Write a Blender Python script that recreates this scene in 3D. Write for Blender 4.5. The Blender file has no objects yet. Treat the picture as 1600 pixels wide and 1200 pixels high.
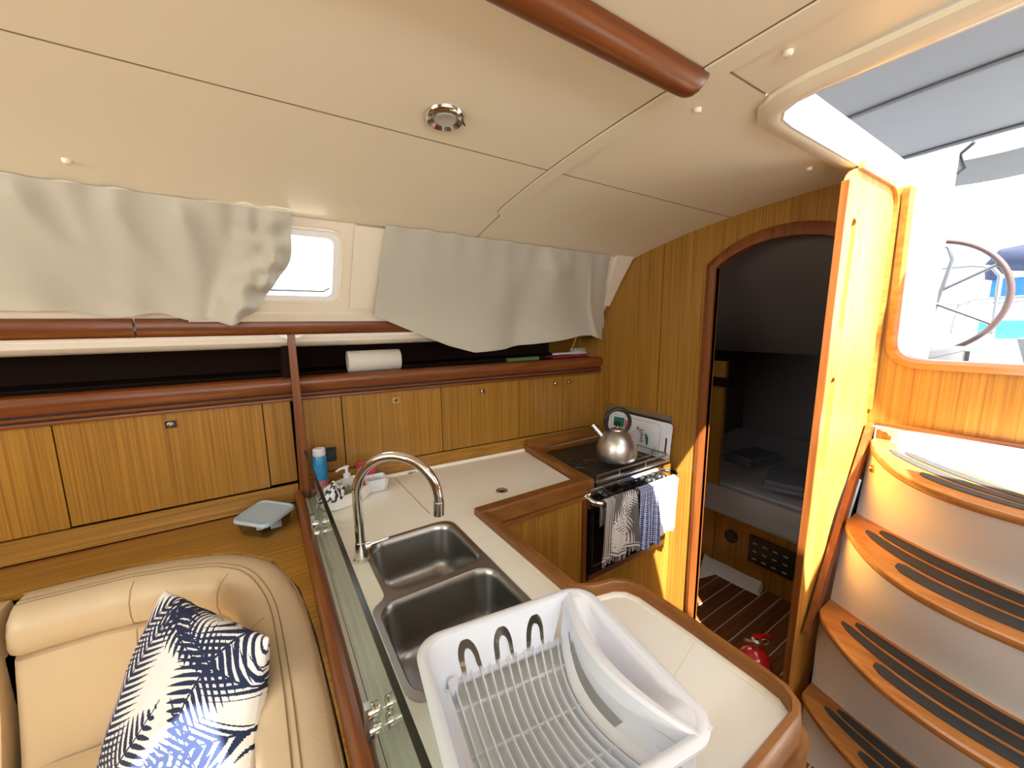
import bpy, bmesh, math, random
from mathutils import Vector, Matrix, noise
from mathutils.geometry import delaunay_2d_cdt
random.seed(4)
S = bpy.context.scene
C = S.collection
PI = math.pi
# ------------------------------------------------------------------ camera
FPX = 606.05
YAW, PITCH, ROLL = [math.radians(a) for a in (32.9, 8.834, -0.617)]
CAM = Vector((0, 0, 1.65))
fw = Vector((math.sin(YAW)*math.cos(PITCH), math.cos(YAW)*math.cos(PITCH), -math.sin(PITCH)))
rt = Vector((math.cos(YAW), -math.sin(YAW), 0)); up = rt.cross(fw)
r2 = rt*math.cos(ROLL) + up*math.sin(ROLL); u2 = -rt*math.sin(ROLL) + up*math.cos(ROLL)
cd = bpy.data.cameras.new('camera'); cam = bpy.data.objects.new('camera', cd); C.objects.link(cam)
cd.sensor_width = 36; cd.lens = FPX*36/1600; cd.clip_start = 0.02
cam.matrix_world = Matrix(((r2.x, u2.x, -fw.x, CAM.x), (r2.y, u2.y, -fw.y, CAM.y), (r2.z, u2.z, -fw.z, CAM.z), (0, 0, 0, 1)))
S.camera = cam
# ------------------------------------------------------------------ world, sun, daylight, exposure
w = bpy.data.worlds.new('world'); S.world = w; w.use_nodes = True
bg = w.node_tree.nodes['Background']; bg.inputs[0].default_value = (0.86, 0.93, 1.0, 1); bg.inputs[1].default_value = 6.0
def light(name, kind, loc, direction, energy, color, **k):
    d = bpy.data.lights.new(name, kind); d.energy = energy; d.color = color
    for a, b in k.items(): setattr(d, a, b)
    o = bpy.data.objects.new(name, d); C.objects.link(o); o.location = loc
    o.rotation_euler = Vector(direction).to_track_quat('-Z', 'Y').to_euler()
    return o
SUN = Vector((0.36, 0.55, -1.0))
light('sun', 'SUN', (0, 0, 8), SUN, 40, (1.0, 0.93, 0.82), angle=math.radians(0.6))
# starboard window daylight; forward lamp is an added upward fill for bounced light
light('window_light_starboard', 'AREA', (-0.2, -1.55, 1.75), (0.1, 1, 0.12), 25, (1.0, 0.99, 0.95), shape='RECTANGLE', size=2.0, size_y=0.3)
light('fill_light_forward', 'AREA', (-2.1, 0.3, 1.75), (1, 0.25, 0.18), 27, (1.0, 0.98, 0.92), shape='RECTANGLE', size=1.4, size_y=0.4)
S.view_settings.view_transform = 'Standard'; S.view_settings.look = 'None'
S.view_settings.exposure = -0.02; S.view_settings.gamma = 1.0; S.view_settings.use_curve_mapping = False
S.cycles.use_denoising = True
S.cycles.max_bounces = 10; S.cycles.diffuse_bounces = 6; S.cycles.glossy_bounces = 5
S.cycles.transmission_bounces = 8; S.cycles.transparent_max_bounces = 12
S.cycles.sample_clamp_indirect = 6; S.cycles.caustics_reflective = False; S.cycles.caustics_refractive = False

# ------------------------------------------------------------------ pixel -> point on a plane (measured from the photograph)
def ray(x, y): return fw + r2*((x-800)/FPX) - u2*((y-600)/FPX)
def pz(x, y, z): d = ray(x, y); return CAM + d*((z-CAM.z)/d.z)
def py(x, y, Y): d = ray(x, y); return CAM + d*((Y-CAM.y)/d.y)
def px(x, y, X): d = ray(x, y); return CAM + d*((X-CAM.x)/d.x)

# ------------------------------------------------------------------ materials
def mat(name, col, rough=0.5, metal=0.0, bump=0.0, bscale=60, coat=0.0, spec=0.5, sheen=0.0, var=0.0, vscale=4, emit=None, aniso=None):
    m = bpy.data.materials.new(name); m.use_nodes = True; nt = m.node_tree; b = nt.nodes['Principled BSDF']
    b.inputs['Base Color'].default_value = (*col, 1); b.inputs['Roughness'].default_value = rough
    b.inputs['Metallic'].default_value = metal; b.inputs['Coat Weight'].default_value = coat
    b.inputs['Coat Roughness'].default_value = 0.12
    b.inputs['Specular IOR Level'].default_value = spec; b.inputs['Sheen Weight'].default_value = sheen
    tc = nt.nodes.new('ShaderNodeTexCoord')
    if emit: b.inputs['Emission Color'].default_value = (*emit[0], 1); b.inputs['Emission Strength'].default_value = emit[1]
    # every material carries at least a faint procedural variation
    n = nt.nodes.new('ShaderNodeTexNoise'); n.inputs['Scale'].default_value = vscale; n.inputs['Detail'].default_value = 4
    nt.links.new(tc.outputs['Object'], n.inputs['Vector'])
    mx = nt.nodes.new('ShaderNodeMix'); mx.data_type = 'RGBA'
    v = max(var, 0.02)
    mx.inputs['A'].default_value = (*[c*(1-v) for c in col], 1); mx.inputs['B'].default_value = (*[min(1, c*(1+v)) for c in col], 1)
    nt.links.new(n.outputs['Fac'], mx.inputs['Factor']); nt.links.new(mx.outputs['Result'], b.inputs['Base Color'])
    if bump:
        n2 = nt.nodes.new('ShaderNodeTexNoise'); n2.inputs['Scale'].default_value = bscale; n2.inputs['Detail'].default_value = 3
        nt.links.new(tc.outputs['Object'], n2.inputs['Vector'])
        if aniso:
            mp = nt.nodes.new('ShaderNodeMapping'); mp.inputs['Scale'].default_value = aniso
            nt.links.new(tc.outputs['Object'], mp.inputs['Vector']); nt.links.new(mp.outputs[0], n2.inputs['Vector'])
        bp = nt.nodes.new('ShaderNodeBump'); bp.inputs['Strength'].default_value = bump; bp.inputs['Distance'].default_value = 0.002
        nt.links.new(n2.outputs['Fac'], bp.inputs['Height']); nt.links.new(bp.outputs[0], b.inputs['Normal'])
    return m
def wood(name, dark, lightc, scale=(70, 70, 1.6), rough=0.32, coat=0.35, contrast=(0.36, 0.64), blotch=0.12, rot=(0, 0, 0)):
    m = bpy.data.materials.new(name); m.use_nodes = True; nt = m.node_tree; b = nt.nodes['Principled BSDF']; L = nt.links.new
    tc = nt.nodes.new('ShaderNodeTexCoord'); mp = nt.nodes.new('ShaderNodeMapping'); mp.inputs['Scale'].default_value = scale; mp.inputs['Rotation'].default_value = rot
    L(tc.outputs['Object'], mp.inputs['Vector'])
    n = nt.nodes.new('ShaderNodeTexNoise'); n.inputs['Scale'].default_value = 1.0; n.inputs['Detail'].default_value = 6; n.inputs['Roughness'].default_value = 0.62; n.inputs['Distortion'].default_value = 0.25
    L(mp.outputs[0], n.inputs['Vector'])
    r = nt.nodes.new('ShaderNodeValToRGB'); r.color_ramp.elements[0].position = contrast[0]; r.color_ramp.elements[1].position = contrast[1]
    r.color_ramp.elements[0].color = (*dark, 1); r.color_ramp.elements[1].color = (*lightc, 1)
    L(n.outputs['Fac'], r.inputs[0])
    mp2 = nt.nodes.new('ShaderNodeMapping'); mp2.inputs['Scale'].default_value = [s*0.09+0.4 for s in scale]; mp2.inputs['Rotation'].default_value = rot
    L(tc.outputs['Object'], mp2.inputs['Vector'])
    n2 = nt.nodes.new('ShaderNodeTexNoise'); n2.inputs['Scale'].default_value = 1.0; n2.inputs['Detail'].default_value = 3
    L(mp2.outputs[0], n2.inputs['Vector'])
    hv = nt.nodes.new('ShaderNodeHueSaturation'); ma = nt.nodes.new('ShaderNodeMapRange')
    ma.inputs['To Min'].default_value = 1-blotch*2; ma.inputs['To Max'].default_value = 1+blotch*2; L(n2.outputs['Fac'], ma.inputs['Value'])
    L(ma.outputs[0], hv.inputs['Value']); L(r.outputs[0], hv.inputs['Color']); L(hv.outputs[0], b.inputs['Base Color'])
    b.inputs['Roughness'].default_value = rough; b.inputs['Coat Weight'].default_value = coat*0.6; b.inputs['Coat Roughness'].default_value = 0.18; b.inputs['Specular IOR Level'].default_value = 0.3
    bp = nt.nodes.new('ShaderNodeBump'); bp.inputs['Strength'].default_value = 0.12; bp.inputs['Distance'].default_value = 0.001
    L(n.outputs['Fac'], bp.inputs['Height']); L(bp.outputs[0], b.inputs['Normal'])
    return m
OAKD, OAKL = (0.205, 0.092, 0.013), (0.430, 0.218, 0.036)
M = {}
M['oak'] = wood('oak_veneer_vertical', OAKD, OAKL, scale=(150, 150, 1.3), contrast=(0.30, 0.72))
M['oak_h'] = wood('oak_veneer_lengthwise', OAKD, OAKL, scale=(1.5, 110, 110), rough=0.38, contrast=(0.30, 0.72))
M['oak_y'] = wood('oak_veneer_athwart', OAKD, OAKL, scale=(95, 1.5, 95))
M['panelwood'] = wood('yellow_plywood', (0.50, 0.22, 0.035), (0.74, 0.38, 0.07), scale=(28, 28, 1.8), blotch=0.1, rough=0.5, coat=0.05)
M['mahog'] = wood('mahogany_lengthwise', (0.13, 0.034, 0.007), (0.21, 0.062, 0.013), scale=(2.0, 50, 50), rough=0.34, coat=0.2)
M['mahog_y'] = wood('mahogany_athwart', (0.13, 0.036, 0.008), (0.21, 0.066, 0.014), scale=(50, 2.0, 50), rough=0.34, coat=0.2)
M['mahog_z'] = wood('mahogany_upright', (0.14, 0.040, 0.009), (0.23, 0.072, 0.016), scale=(50, 50, 2.0), rough=0.36, coat=0.12)
M['fiddle'] = wood('varnished_fiddle', (0.17, 0.062, 0.013), (0.27, 0.108, 0.024), scale=(6, 6, 40), rough=0.36, coat=0.15)
M['tread'] = wood('varnished_tread_wood', (0.33, 0.125, 0.030), (0.48, 0.20, 0.05), scale=(40, 3, 40), rough=0.3, coat=0.5)
M['teak'] = wood('teak_sole', (0.13, 0.045, 0.016), (0.22, 0.085, 0.03), scale=(2, 60, 60), rough=0.4, coat=0.2)
M['ceil'] = mat('cream_headliner', (0.86, 0.785, 0.59), 0.38, bump=0.06, bscale=420, var=0.02, coat=0.15)
M['ceilseam'] = mat('brown_seam', (0.20, 0.13, 0.07), 0.8)
M['gel'] = mat('cream_gelcoat', (0.82, 0.74, 0.60), 0.35, var=0.03, coat=0.2)
M['gelwhite'] = mat('white_gelcoat', (0.86, 0.86, 0.84), 0.3, var=0.02)
M['step_shell'] = mat('cream_stair_moulding', (0.87, 0.86, 0.85), 0.4, var=0.04, bump=0.05, bscale=200)
M['curtain'] = mat('beige_curtain_cloth', (0.50, 0.47, 0.385), 0.85, bump=0.15, bscale=900, sheen=0.2, var=0.04)
M['counter'] = mat('white_laminate', (0.87, 0.84, 0.76), 0.28, var=0.03, coat=0.2)
M['sealant'] = mat('pale_sealant', (0.74, 0.70, 0.60), 0.5)
M['darkseam'] = mat('dark_seam', (0.03, 0.012, 0.008), 0.7)
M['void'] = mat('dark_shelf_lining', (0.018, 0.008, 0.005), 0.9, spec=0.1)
M['steel'] = mat('brushed_steel', (0.50, 0.49, 0.47), 0.30, 1.0, bump=0.05, bscale=1, aniso=(8, 300, 300), var=0.04)
M['sinksteel'] = mat('satin_sink_steel', (0.36, 0.35, 0.34), 0.30, 1.0, var=0.05, bump=0.04, bscale=500)
M['kettlesteel'] = mat('kettle_steel', (0.62, 0.60, 0.57), 0.36, 1.0, bump=0.04, bscale=1, aniso=(4, 4, 500))
M['chrome'] = mat('chrome', (0.78, 0.77, 0.75), 0.10, 1.0)
M['brass'] = mat('brass_fitting', (0.60, 0.42, 0.18), 0.3, 1.0)
M['black'] = mat('black_plastic', (0.012, 0.012, 0.013), 0.35)
M['blackglass'] = mat('black_oven_glass', (0.006, 0.006, 0.007), 0.12, coat=0.3)
M['castiron'] = mat('black_enamel', (0.02, 0.019, 0.018), 0.4)
M['grip'] = mat('anti_slip_strip', (0.036, 0.040, 0.046), 0.85, bump=0.5, bscale=900, var=0.25, vscale=60)
M['leather'] = mat('cream_leather', (0.60, 0.47, 0.30), 0.42, bump=0.25, bscale=160, var=0.05, vscale=6)
M['stitch'] = mat('tan_stitching', (0.30, 0.22, 0.13), 0.8)
M['whiteplastic'] = mat('white_plastic', (0.72, 0.745, 0.82), 0.32, var=0.01)
M['trayplastic'] = mat('clear_white_tray', (0.72, 0.75, 0.74), 0.25)
M['lidplastic'] = mat('blue_grey_lid', (0.40, 0.50, 0.60), 0.35)
M['towelwhite'] = mat('white_cloth', (0.88, 0.88, 0.86), 0.9, bump=0.4, bscale=700)
M['paper'] = mat('paper_roll', (0.66, 0.62, 0.55), 0.9, bump=0.3, bscale=300)
M['pink'] = mat('pink_plastic', (0.60, 0.06, 0.12), 0.4)
M['bluecan'] = mat('blue_can_print', (0.02, 0.22, 0.50), 0.3, var=0.5, vscale=50)
M['red'] = mat('red_enamel', (0.45, 0.008, 0.012), 0.22, coat=0.4)
M['redcloth'] = mat('red_cloth', (0.30, 0.01, 0.015), 0.8)
M['green'] = mat('teal_print', (0.01, 0.16, 0.13), 0.5)
M['pinkprint'] = mat('pink_print', (0.55, 0.16, 0.22), 0.5)
M['ink'] = mat('black_print', (0.02, 0.02, 0.02), 0.5)
M['lettering'] = mat('pale_panel_marks', (0.4, 0.4, 0.4), 0.5)
M['canopy'] = mat('grey_canopy_cloth', (0.125, 0.132, 0.145), 0.85, bump=0.3, bscale=500, var=0.04)
M['canopyseam'] = mat('dark_grey_binding', (0.12, 0.125, 0.135), 0.8)
M['wheelrim'] = mat('brown_leather_rim', (0.055, 0.028, 0.025), 0.5)
M['cockpitsole'] = mat('grey_cockpit_sole', (0.45, 0.43, 0.40), 0.6, var=0.1)
M['outsteel'] = mat('weathered_steel', (0.09, 0.095, 0.105), 0.45, 0.5)
M['navy'] = mat('navy_canvas', (0.005, 0.010, 0.035), 0.8, var=0.3)
M['blue'] = mat('blue_canvas', (0.006, 0.09, 0.36), 0.7, var=0.2)
M['cyan'] = mat('cyan_cover', (0.01, 0.28, 0.34), 0.6)
M['greycush'] = mat('grey_cockpit_cushion', (0.10, 0.12, 0.12), 0.7)
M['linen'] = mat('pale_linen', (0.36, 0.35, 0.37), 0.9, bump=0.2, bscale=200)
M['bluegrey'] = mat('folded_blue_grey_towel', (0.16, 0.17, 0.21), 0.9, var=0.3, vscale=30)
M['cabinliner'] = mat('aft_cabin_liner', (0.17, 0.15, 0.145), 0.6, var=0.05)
def glassmat(name, tint, fac=0.10):
    m = bpy.data.materials.new(name); m.use_nodes = True; nt = m.node_tree; nt.nodes.remove(nt.nodes['Principled BSDF'])
    o = nt.nodes['Material Output']; t = nt.nodes.new('ShaderNodeBsdfTransparent'); g = nt.nodes.new('ShaderNodeBsdfGlossy'); g.inputs['Roughness'].default_value = 0.02
    n = nt.nodes.new('ShaderNodeTexNoise'); n.inputs['Scale'].default_value = 3
    rp = nt.nodes.new('ShaderNodeMix'); rp.data_type = 'RGBA'; rp.inputs['A'].default_value = (*tint, 1); rp.inputs['B'].default_value = (*[min(1, c*1.03) for c in tint], 1)
    nt.links.new(n.outputs['Fac'], rp.inputs['Factor']); nt.links.new(rp.outputs['Result'], t.inputs['Color'])
    f = nt.nodes.new('ShaderNodeFresnel'); f.inputs['IOR'].default_value = 1.17; mx = nt.nodes.new('ShaderNodeMixShader')
    mm = nt.nodes.new('ShaderNodeMath'); mm.operation = 'MULTIPLY'; mm.inputs[1].default_value = 0.35; nt.links.new(f.outputs[0], mm.inputs[0]); nt.links.new(mm.outputs[0], mx.inputs[0]); nt.links.new(t.outputs[0], mx.inputs[1]); nt.links.new(g.outputs[0], mx.inputs[2]); nt.links.new(mx.outputs[0], o.inputs['Surface'])
    return m
M['glass'] = glassmat('greenish_glass', (0.90, 0.955, 0.92))
M['clear'] = glassmat('clear_plastic', (0.86, 0.88, 0.88))
M['pane'] = glassmat('window_pane', (0.97, 0.98, 0.98))
M['glassedge'] = mat('dark_glass_edge', (0.012, 0.018, 0.015), 0.15)
def vcolmat(name, c0, c1, rough=0.85, mid=None):
    m = bpy.data.materials.new(name); m.use_nodes = True; nt = m.node_tree; b = nt.nodes['Principled BSDF']; b.inputs['Roughness'].default_value = rough
    a = nt.nodes.new('ShaderNodeAttribute'); a.attribute_name = 'print'
    r = nt.nodes.new('ShaderNodeValToRGB'); r.color_ramp.elements[0].color = (*c0, 1); r.color_ramp.elements[1].color = (*c1, 1)
    r.color_ramp.elements[0].position = 0.4; r.color_ramp.elements[1].position = 0.6
    nt.links.new(a.outputs['Fac'], r.inputs[0]); nt.links.new(r.outputs[0], b.inputs['Base Color'])
    tc = nt.nodes.new('ShaderNodeTexCoord'); n2 = nt.nodes.new('ShaderNodeTexNoise'); n2.inputs['Scale'].default_value = 900
    nt.links.new(tc.outputs['Object'], n2.inputs['Vector']); bp = nt.nodes.new('ShaderNodeBump'); bp.inputs['Strength'].default_value = 0.2; bp.inputs['Distance'].default_value = 0.001
    nt.links.new(n2.outputs['Fac'], bp.inputs['Height']); nt.links.new(bp.outputs[0], b.inputs['Normal'])
    return m
M['palm'] = vcolmat('palm_leaf_print', (0.86, 0.85, 0.84), (0.010, 0.022, 0.075))
M['leafgrey'] = vcolmat('grey_leaf_print', (0.74, 0.72, 0.70), (0.13, 0.125, 0.13))
M['ragprint'] = vcolmat('black_white_print', (0.80, 0.82, 0.85), (0.02, 0.025, 0.05))
M['gingham'] = vcolmat('blue_gingham', (0.62, 0.66, 0.82), (0.015, 0.05, 0.30))

# ------------------------------------------------------------------ mesh helpers (world coordinates; build() re-bases on the parent)
class MB:
    def __init__(s): s.bm = bmesh.new(); s.vc = {}
    def box(s, a, b, bev=0.0, seg=2):
        x0, y0, z0 = a; x1, y1, z1 = b
        return s.hexa([(x0,y0,z0),(x1,y0,z0),(x1,y1,z0),(x0,y1,z0)], [(x0,y0,z1),(x1,y0,z1),(x1,y1,z1),(x0,y1,z1)], bev, seg)
    def hexa(s, lo, hi, bev=0.0, seg=2):
        return s.loft([lo, hi], bev, seg)
    def loft(s, rings, bev=0.0, seg=2, cap=True, closed=True):
        n = len(rings[0]); V = [[s.bm.verts.new(p) for p in r] for r in rings]; F = []
        for i in range(len(rings)-1):
            for k in range(n if closed else n-1):
                k2 = (k+1) % n; F.append(s.bm.faces.new((V[i][k], V[i][k2], V[i+1][k2], V[i+1][k])))
        if cap and closed:
            F.append(s.bm.faces.new(V[0][::-1])); F.append(s.bm.faces.new(V[-1]))
        if bev:
            es = set(); 
            for f in F:
                for e in f.edges:
                    if len(e.link_faces) == 2 and e.calc_face_angle(0) > 0.6: es.add(e)
            bmesh.ops.bevel(s.bm, geom=list(es), offset=bev, segments=seg, affect='EDGES', profile=0.5)
        return s
    def prism(s, pts, z0, z1, bev=0.0, seg=2): return s.loft([[(p[0], p[1], z0) for p in pts], [(p[0], p[1], z1) for p in pts]], bev, seg)
    def prof(s, pts, axis, a0, a1, bev=0.0, seg=2):
        # 2D profile extruded along an axis: axis 'x' -> pts are (y,z); axis 'y' -> (x,z)
        f = (lambda p, a: (a, p[0], p[1])) if axis == 'x' else (lambda p, a: (p[0], a, p[1]))
        return s.loft([[f(p, a0) for p in pts], [f(p, a1) for p in pts]], bev, seg)
    def tube(s, pts, r, n=12, closed=False, cap=True, flat=1.0):
        pts = [Vector(p) for p in pts]; rs = r if isinstance(r, (list, tuple)) else [r]*len(pts); R = []
        pn = None
        for i, p in enumerate(pts):
            if closed: t = pts[(i+1) % len(pts)] - pts[i-1]
            else: t = pts[min(i+1, len(pts)-1)] - pts[max(i-1, 0)]
            t.normalize()
            if pn is None:
                a = Vector((0, 0, 1)) if abs(t.z) < 0.9 else Vector((1, 0, 0)); pn = (a - t*a.dot(t)).normalized()
            else: pn = (pn - t*pn.dot(t)).normalized()
            b = t.cross(pn)
            R.append([p + (pn*math.cos(2*PI*k/n) + b*flat*math.sin(2*PI*k/n))*rs[i] for k in range(n)])
        if closed: s.loft(R + [R[0]], cap=False)
        else: s.loft(R, cap=cap)
        return s
    def lathe(s, prof, c, n=32, axis=Vector((0, 0, 1)), cap=True):
        axis = Vector(axis).normalized(); a = Vector((1, 0, 0)) if abs(axis.x) < 0.9 else Vector((0, 1, 0))
        u = (a - axis*a.dot(axis)).normalized(); v = axis.cross(u); c = Vector(c)
        s.loft([[c + axis*h + (u*math.cos(2*PI*k/n) + v*math.sin(2*PI*k/n))*max(r, 1e-4) for k in range(n)] for r, h in prof], cap=cap)
        return s
    def grid(s, nu, nv, f, pr=None):
        V = [[s.bm.verts.new(f(i/nu, j/nv)) for j in range(nv+1)] for i in range(nu+1)]
        for i in range(nu):
            for j in range(nv): s.bm.faces.new((V[i][j], V[i+1][j], V[i+1][j+1], V[i][j+1]))
        if pr:
            for i in range(nu+1):
                for j in range(nv+1): s.vc[V[i][j]] = pr(i/nu, j/nv)
        return s
    def sweep(s, path, prof, closed=False, cap=True):
        # path: list of (x,y) ; prof: list of (d,z), d measured along the left-hand normal of the path
        R = []; n = len(path)
        for i, p in enumerate(path):
            if closed: t = Vector(path[(i+1) % n]) - Vector(path[i-1])
            else: t = Vector(path[min(i+1, n-1)]) - Vector(path[max(i-1, 0)])
            t = Vector((t.x, t.y)).normalized(); nn = Vector((-t.y, t.x))
            R.append([(p[0]+nn.x*d, p[1]+nn.y*d, z) for d, z in prof])
        if closed: R.append(R[0]); s.loft(R, cap=False)
        else: s.loft(R, cap=cap)
        return s
    def cdt(s, outer, holes, f, step):
        pts = []; edges = []
        def ringadd(r):
            b = len(pts); rr = []
            for i in range(len(r)):
                a = Vector(r[i][:2]); c = Vector(r[(i+1) % len(r)][:2]); k = max(1, int((c-a).length/step))
                rr += [a + (c-a)*j/k for j in range(k)]
            pts.extend(rr); edges.extend([(b+i, b+(i+1) % len(rr)) for i in range(len(rr))])
            return rr
        O = ringadd(outer); H = [ringadd(h) for h in holes]
        def inside(p, poly):
            c = False; j = len(poly)-1
            for i in range(len(poly)):
                a, b = poly[i], poly[j]
                if (a.y > p.y) != (b.y > p.y) and p.x < (b.x-a.x)*(p.y-a.y)/(b.y-a.y)+a.x: c = not c
                j = i
            return c
        xs = [p.x for p in O]; ys = [p.y for p in O]
        nb = len(pts)
        x = min(xs)+step/2
        while x < max(xs):
            y = min(ys)+step/2
            while y < max(ys):
                p = Vector((x, y))
                if inside(p, O) and not any(inside(p, h) for h in H) and min((p-q).length for q in pts[:nb]) > step*0.45: pts.append(p)
                y += step
            x += step
        v, e, fc, *_ = delaunay_2d_cdt(pts, edges, [], 0, 1e-6)
        V = {}
        for t in fc:
            c = sum((v[i] for i in t), Vector((0, 0)))/len(t)
            if not inside(c, O) or any(inside(c, h) for h in H): continue
            vs = []
            for i in t:
                if i not in V: V[i] = s.bm.verts.new(f(v[i].x, v[i].y))
                vs.append(V[i])
            s.bm.faces.new(vs)
        return s
    def build(s, name, m, parent=None, smooth=True, solid=0, off=-1, sub=0, flip=False, normals=True):
        if normals: bmesh.ops.recalc_face_normals(s.bm, faces=s.bm.faces)
        if flip: bmesh.ops.reverse_faces(s.bm, faces=s.bm.faces)
        org = Vector((0, 0, 0)); par = parent
        while par is not None: org += par.location; par = par.parent
        s.bm.verts.index_update()
        me = bpy.data.meshes.new(name)
        if s.vc: s.bm.verts.ensure_lookup_table(); vals = [s.vc.get(v, 0.0) for v in s.bm.verts]
        ok = False
        rel = parent is not None
        if rel:
            for v in s.bm.verts: v.co -= org
        s.bm.to_mesh(me); s.bm.free()
        if s.vc:
            at = me.attributes.new('print', 'FLOAT', 'POINT'); at.data.foreach_set('value', vals)
        me.materials.append(M[m] if isinstance(m, str) else m)
        o = bpy.data.objects.new(name, me); C.objects.link(o)
        if parent: o.parent = parent
        if smooth:
            me.shade_smooth()
            try: me.set_sharp_from_angle(angle=math.radians(38))
            except Exception: pass
        if solid:
            d = o.modifiers.new('solid', 'SOLIDIFY'); d.thickness = solid; d.offset = off
            if smooth: es = o.modifiers.new('split', 'EDGE_SPLIT'); es.split_angle = math.radians(42)
        if sub:
            d = o.modifiers.new('sub', 'SUBSURF'); d.levels = sub; d.render_levels = sub
        return o
def tag(o, label=None, cat=None, group=None, kind=None):
    if label: o['label'] = label
    if cat: o['category'] = cat
    if group: o['group'] = group
    if kind: o['kind'] = kind
    return o
def thing(name, label, cat, loc=(0, 0, 0), group=None):
    o = bpy.data.objects.new(name, None); o.empty_display_size = 0.05; C.objects.link(o); o.location = loc
    return tag(o, label, cat, group)
def rounded(x0, y0, x1, y1, r, n=6):
    out = []
    for cx, cy, a in ((x1-r, y1-r, 0), (x0+r, y1-r, 90), (x0+r, y0+r, 180), (x1-r, y0+r, 270)):
        for k in range(n+1):
            t = math.radians(a+90*k/n); out.append((cx+r*math.cos(t), cy+r*math.sin(t)))
    return out
def roundpoly(pts, r, n=5):
    # rounds every corner; pts may carry their own radius as third value
    out = []; N = len(pts)
    for i in range(N):
        p = Vector(pts[i][:2]); a = Vector(pts[i-1][:2]); b = Vector(pts[(i+1) % N][:2]); rr = pts[i][2] if len(pts[i]) > 2 else r
        if rr <= 0: out.append(tuple(p)); continue
        u = (a-p).normalized(); v = (b-p).normalized(); d = min(rr, (a-p).length*0.49, (b-p).length*0.49)
        A = p+u*d; B = p+v*d
        for k in range(n+1):
            t = k/n; q = A*(1-t)**2 + p*2*t*(1-t) + B*t*t; out.append((q.x, q.y))
    return out
def lerp(a, b, t): return a+(b-a)*t
def interp(xs, ys, x):
    if x <= xs[0]: return ys[0]
    for i in range(len(xs)-1):
        if x <= xs[i+1]:
            t = (x-xs[i])/(xs[i+1]-xs[i]); t = t*t*(3-2*t); return ys[i]+(ys[i+1]-ys[i])*t
    return ys[-1]
def lin(xs, ys, x):
    if x <= xs[0]: return ys[0]
    for i in range(len(xs)-1):
        if x <= xs[i+1]: return ys[i]+(ys[i+1]-ys[i])*(x-xs[i])/(xs[i+1]-xs[i])
    return ys[-1]

# ================================================================== THE SETTING
def cz(y): return 2.15 - 0.04*abs(y)**3
def ywall(x): return 1.88 if x < 0.1 else 1.885-0.065*x          # locker front line
XB = 1.82      # aft bulkhead
XC = 2.03      # companionway bulkhead
# --- ceiling with separate headliner panels
ceil = tag(bpy.data.objects.new('ceiling', None), kind='structure'); C.objects.link(ceil)
def cpanel(outer, holes=(), dz=0.0, step=0.09, name='ceiling_panel', m='ceil', th=0.012):
    return MB().cdt(outer, holes, lambda x, y: (x, y, cz(y)+dz), step).build(name, m, ceil, solid=th, off=-1, normals=False, flip=True)
g = 0.0022
hatch2 = rounded(-1.15, -0.30, -0.60, 0.24, 0.06)
cpanel([(-2.3, 1.0+g), (0.785-g, 1.0+g), (0.785-g, 1.30), (0.811-g, 1.328), (0.811-g, 1.52), (-2.3, 1.52)])
cpanel([(-2.3, 0.535), (0.785-g, 0.535), (0.785-g, 1.0-g), (-2.3, 1.0-g)])
cpanel([(-2.3, -1.0), (0.785-g, -1.0), (0.785-g, 0.535-g), (-2.3, 0.535-g)], [hatch2])
cpanel([(0.84+g, 1.0+g), (XB, 1.0+g), (XB, 1.56), (0.813, 1.56), (0.813, 1.328), (0.84+g, 1.30)])
cpanel([(0.84+g, 0.485+g), (0.995, 0.485+g), (1.02, 0.50), (1.06, 0.512), (1.12, 0.515), (2.06, 0.515), (2.06, 0.53), (XB, 0.53), (XB, 1.0-g), (0.84+g, 1.0-g)], step=0.06)
cpanel([(0.84+g, -0.485), (0.99, -0.485), (0.99, 0.485-g), (0.84+g, 0.485-g)])
cpanel([(0.84+g, -1.0), (2.06, -1.0), (2.06, -0.53), (0.99, -0.53), (0.99, -0.485-g), (0.84+g, -0.485-g)])
cpanel([(0.787, -1.0), (0.838, -1.0), (0.838, 1.30), (0.812, 1.325), (0.787, 1.30)], dz=-0.004, name='joint_cover', step=0.06)
cpanel([(-2.3, -1.6), (2.06, -1.6), (2.06, -1.0-g), (-2.3, -1.0-g)], step=0.15)
# dark backing above the joints (also the deck underside)
deckouter = [(-2.4, -2.0), (2.08, -2.0), (2.08, 1.60), (-2.4, 1.60)]
hatch1 = rounded(1.03, -0.51, 2.2, 0.51, 0.055)
hatch1 = [(min(x, 2.079), y) for x, y in rounded(1.03, -0.50, 2.4, 0.50, 0.06)]
MB().cdt([(-2.4, -2.0), (2.03, -2.0), (2.03, -0.54), (0.985, -0.54), (0.985, 0.54), (2.03, 0.54), (2.03, 1.60), (-2.4, 1.60)], [rounded(-1.16, -0.31, -0.59, 0.25, 0.06)],
         lambda x, y: (x, y, cz(y)+0.014), 0.14).build('deck_backing', 'ceilseam', ceil, solid=0.03, off=-1, normals=False, flip=True)
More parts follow.
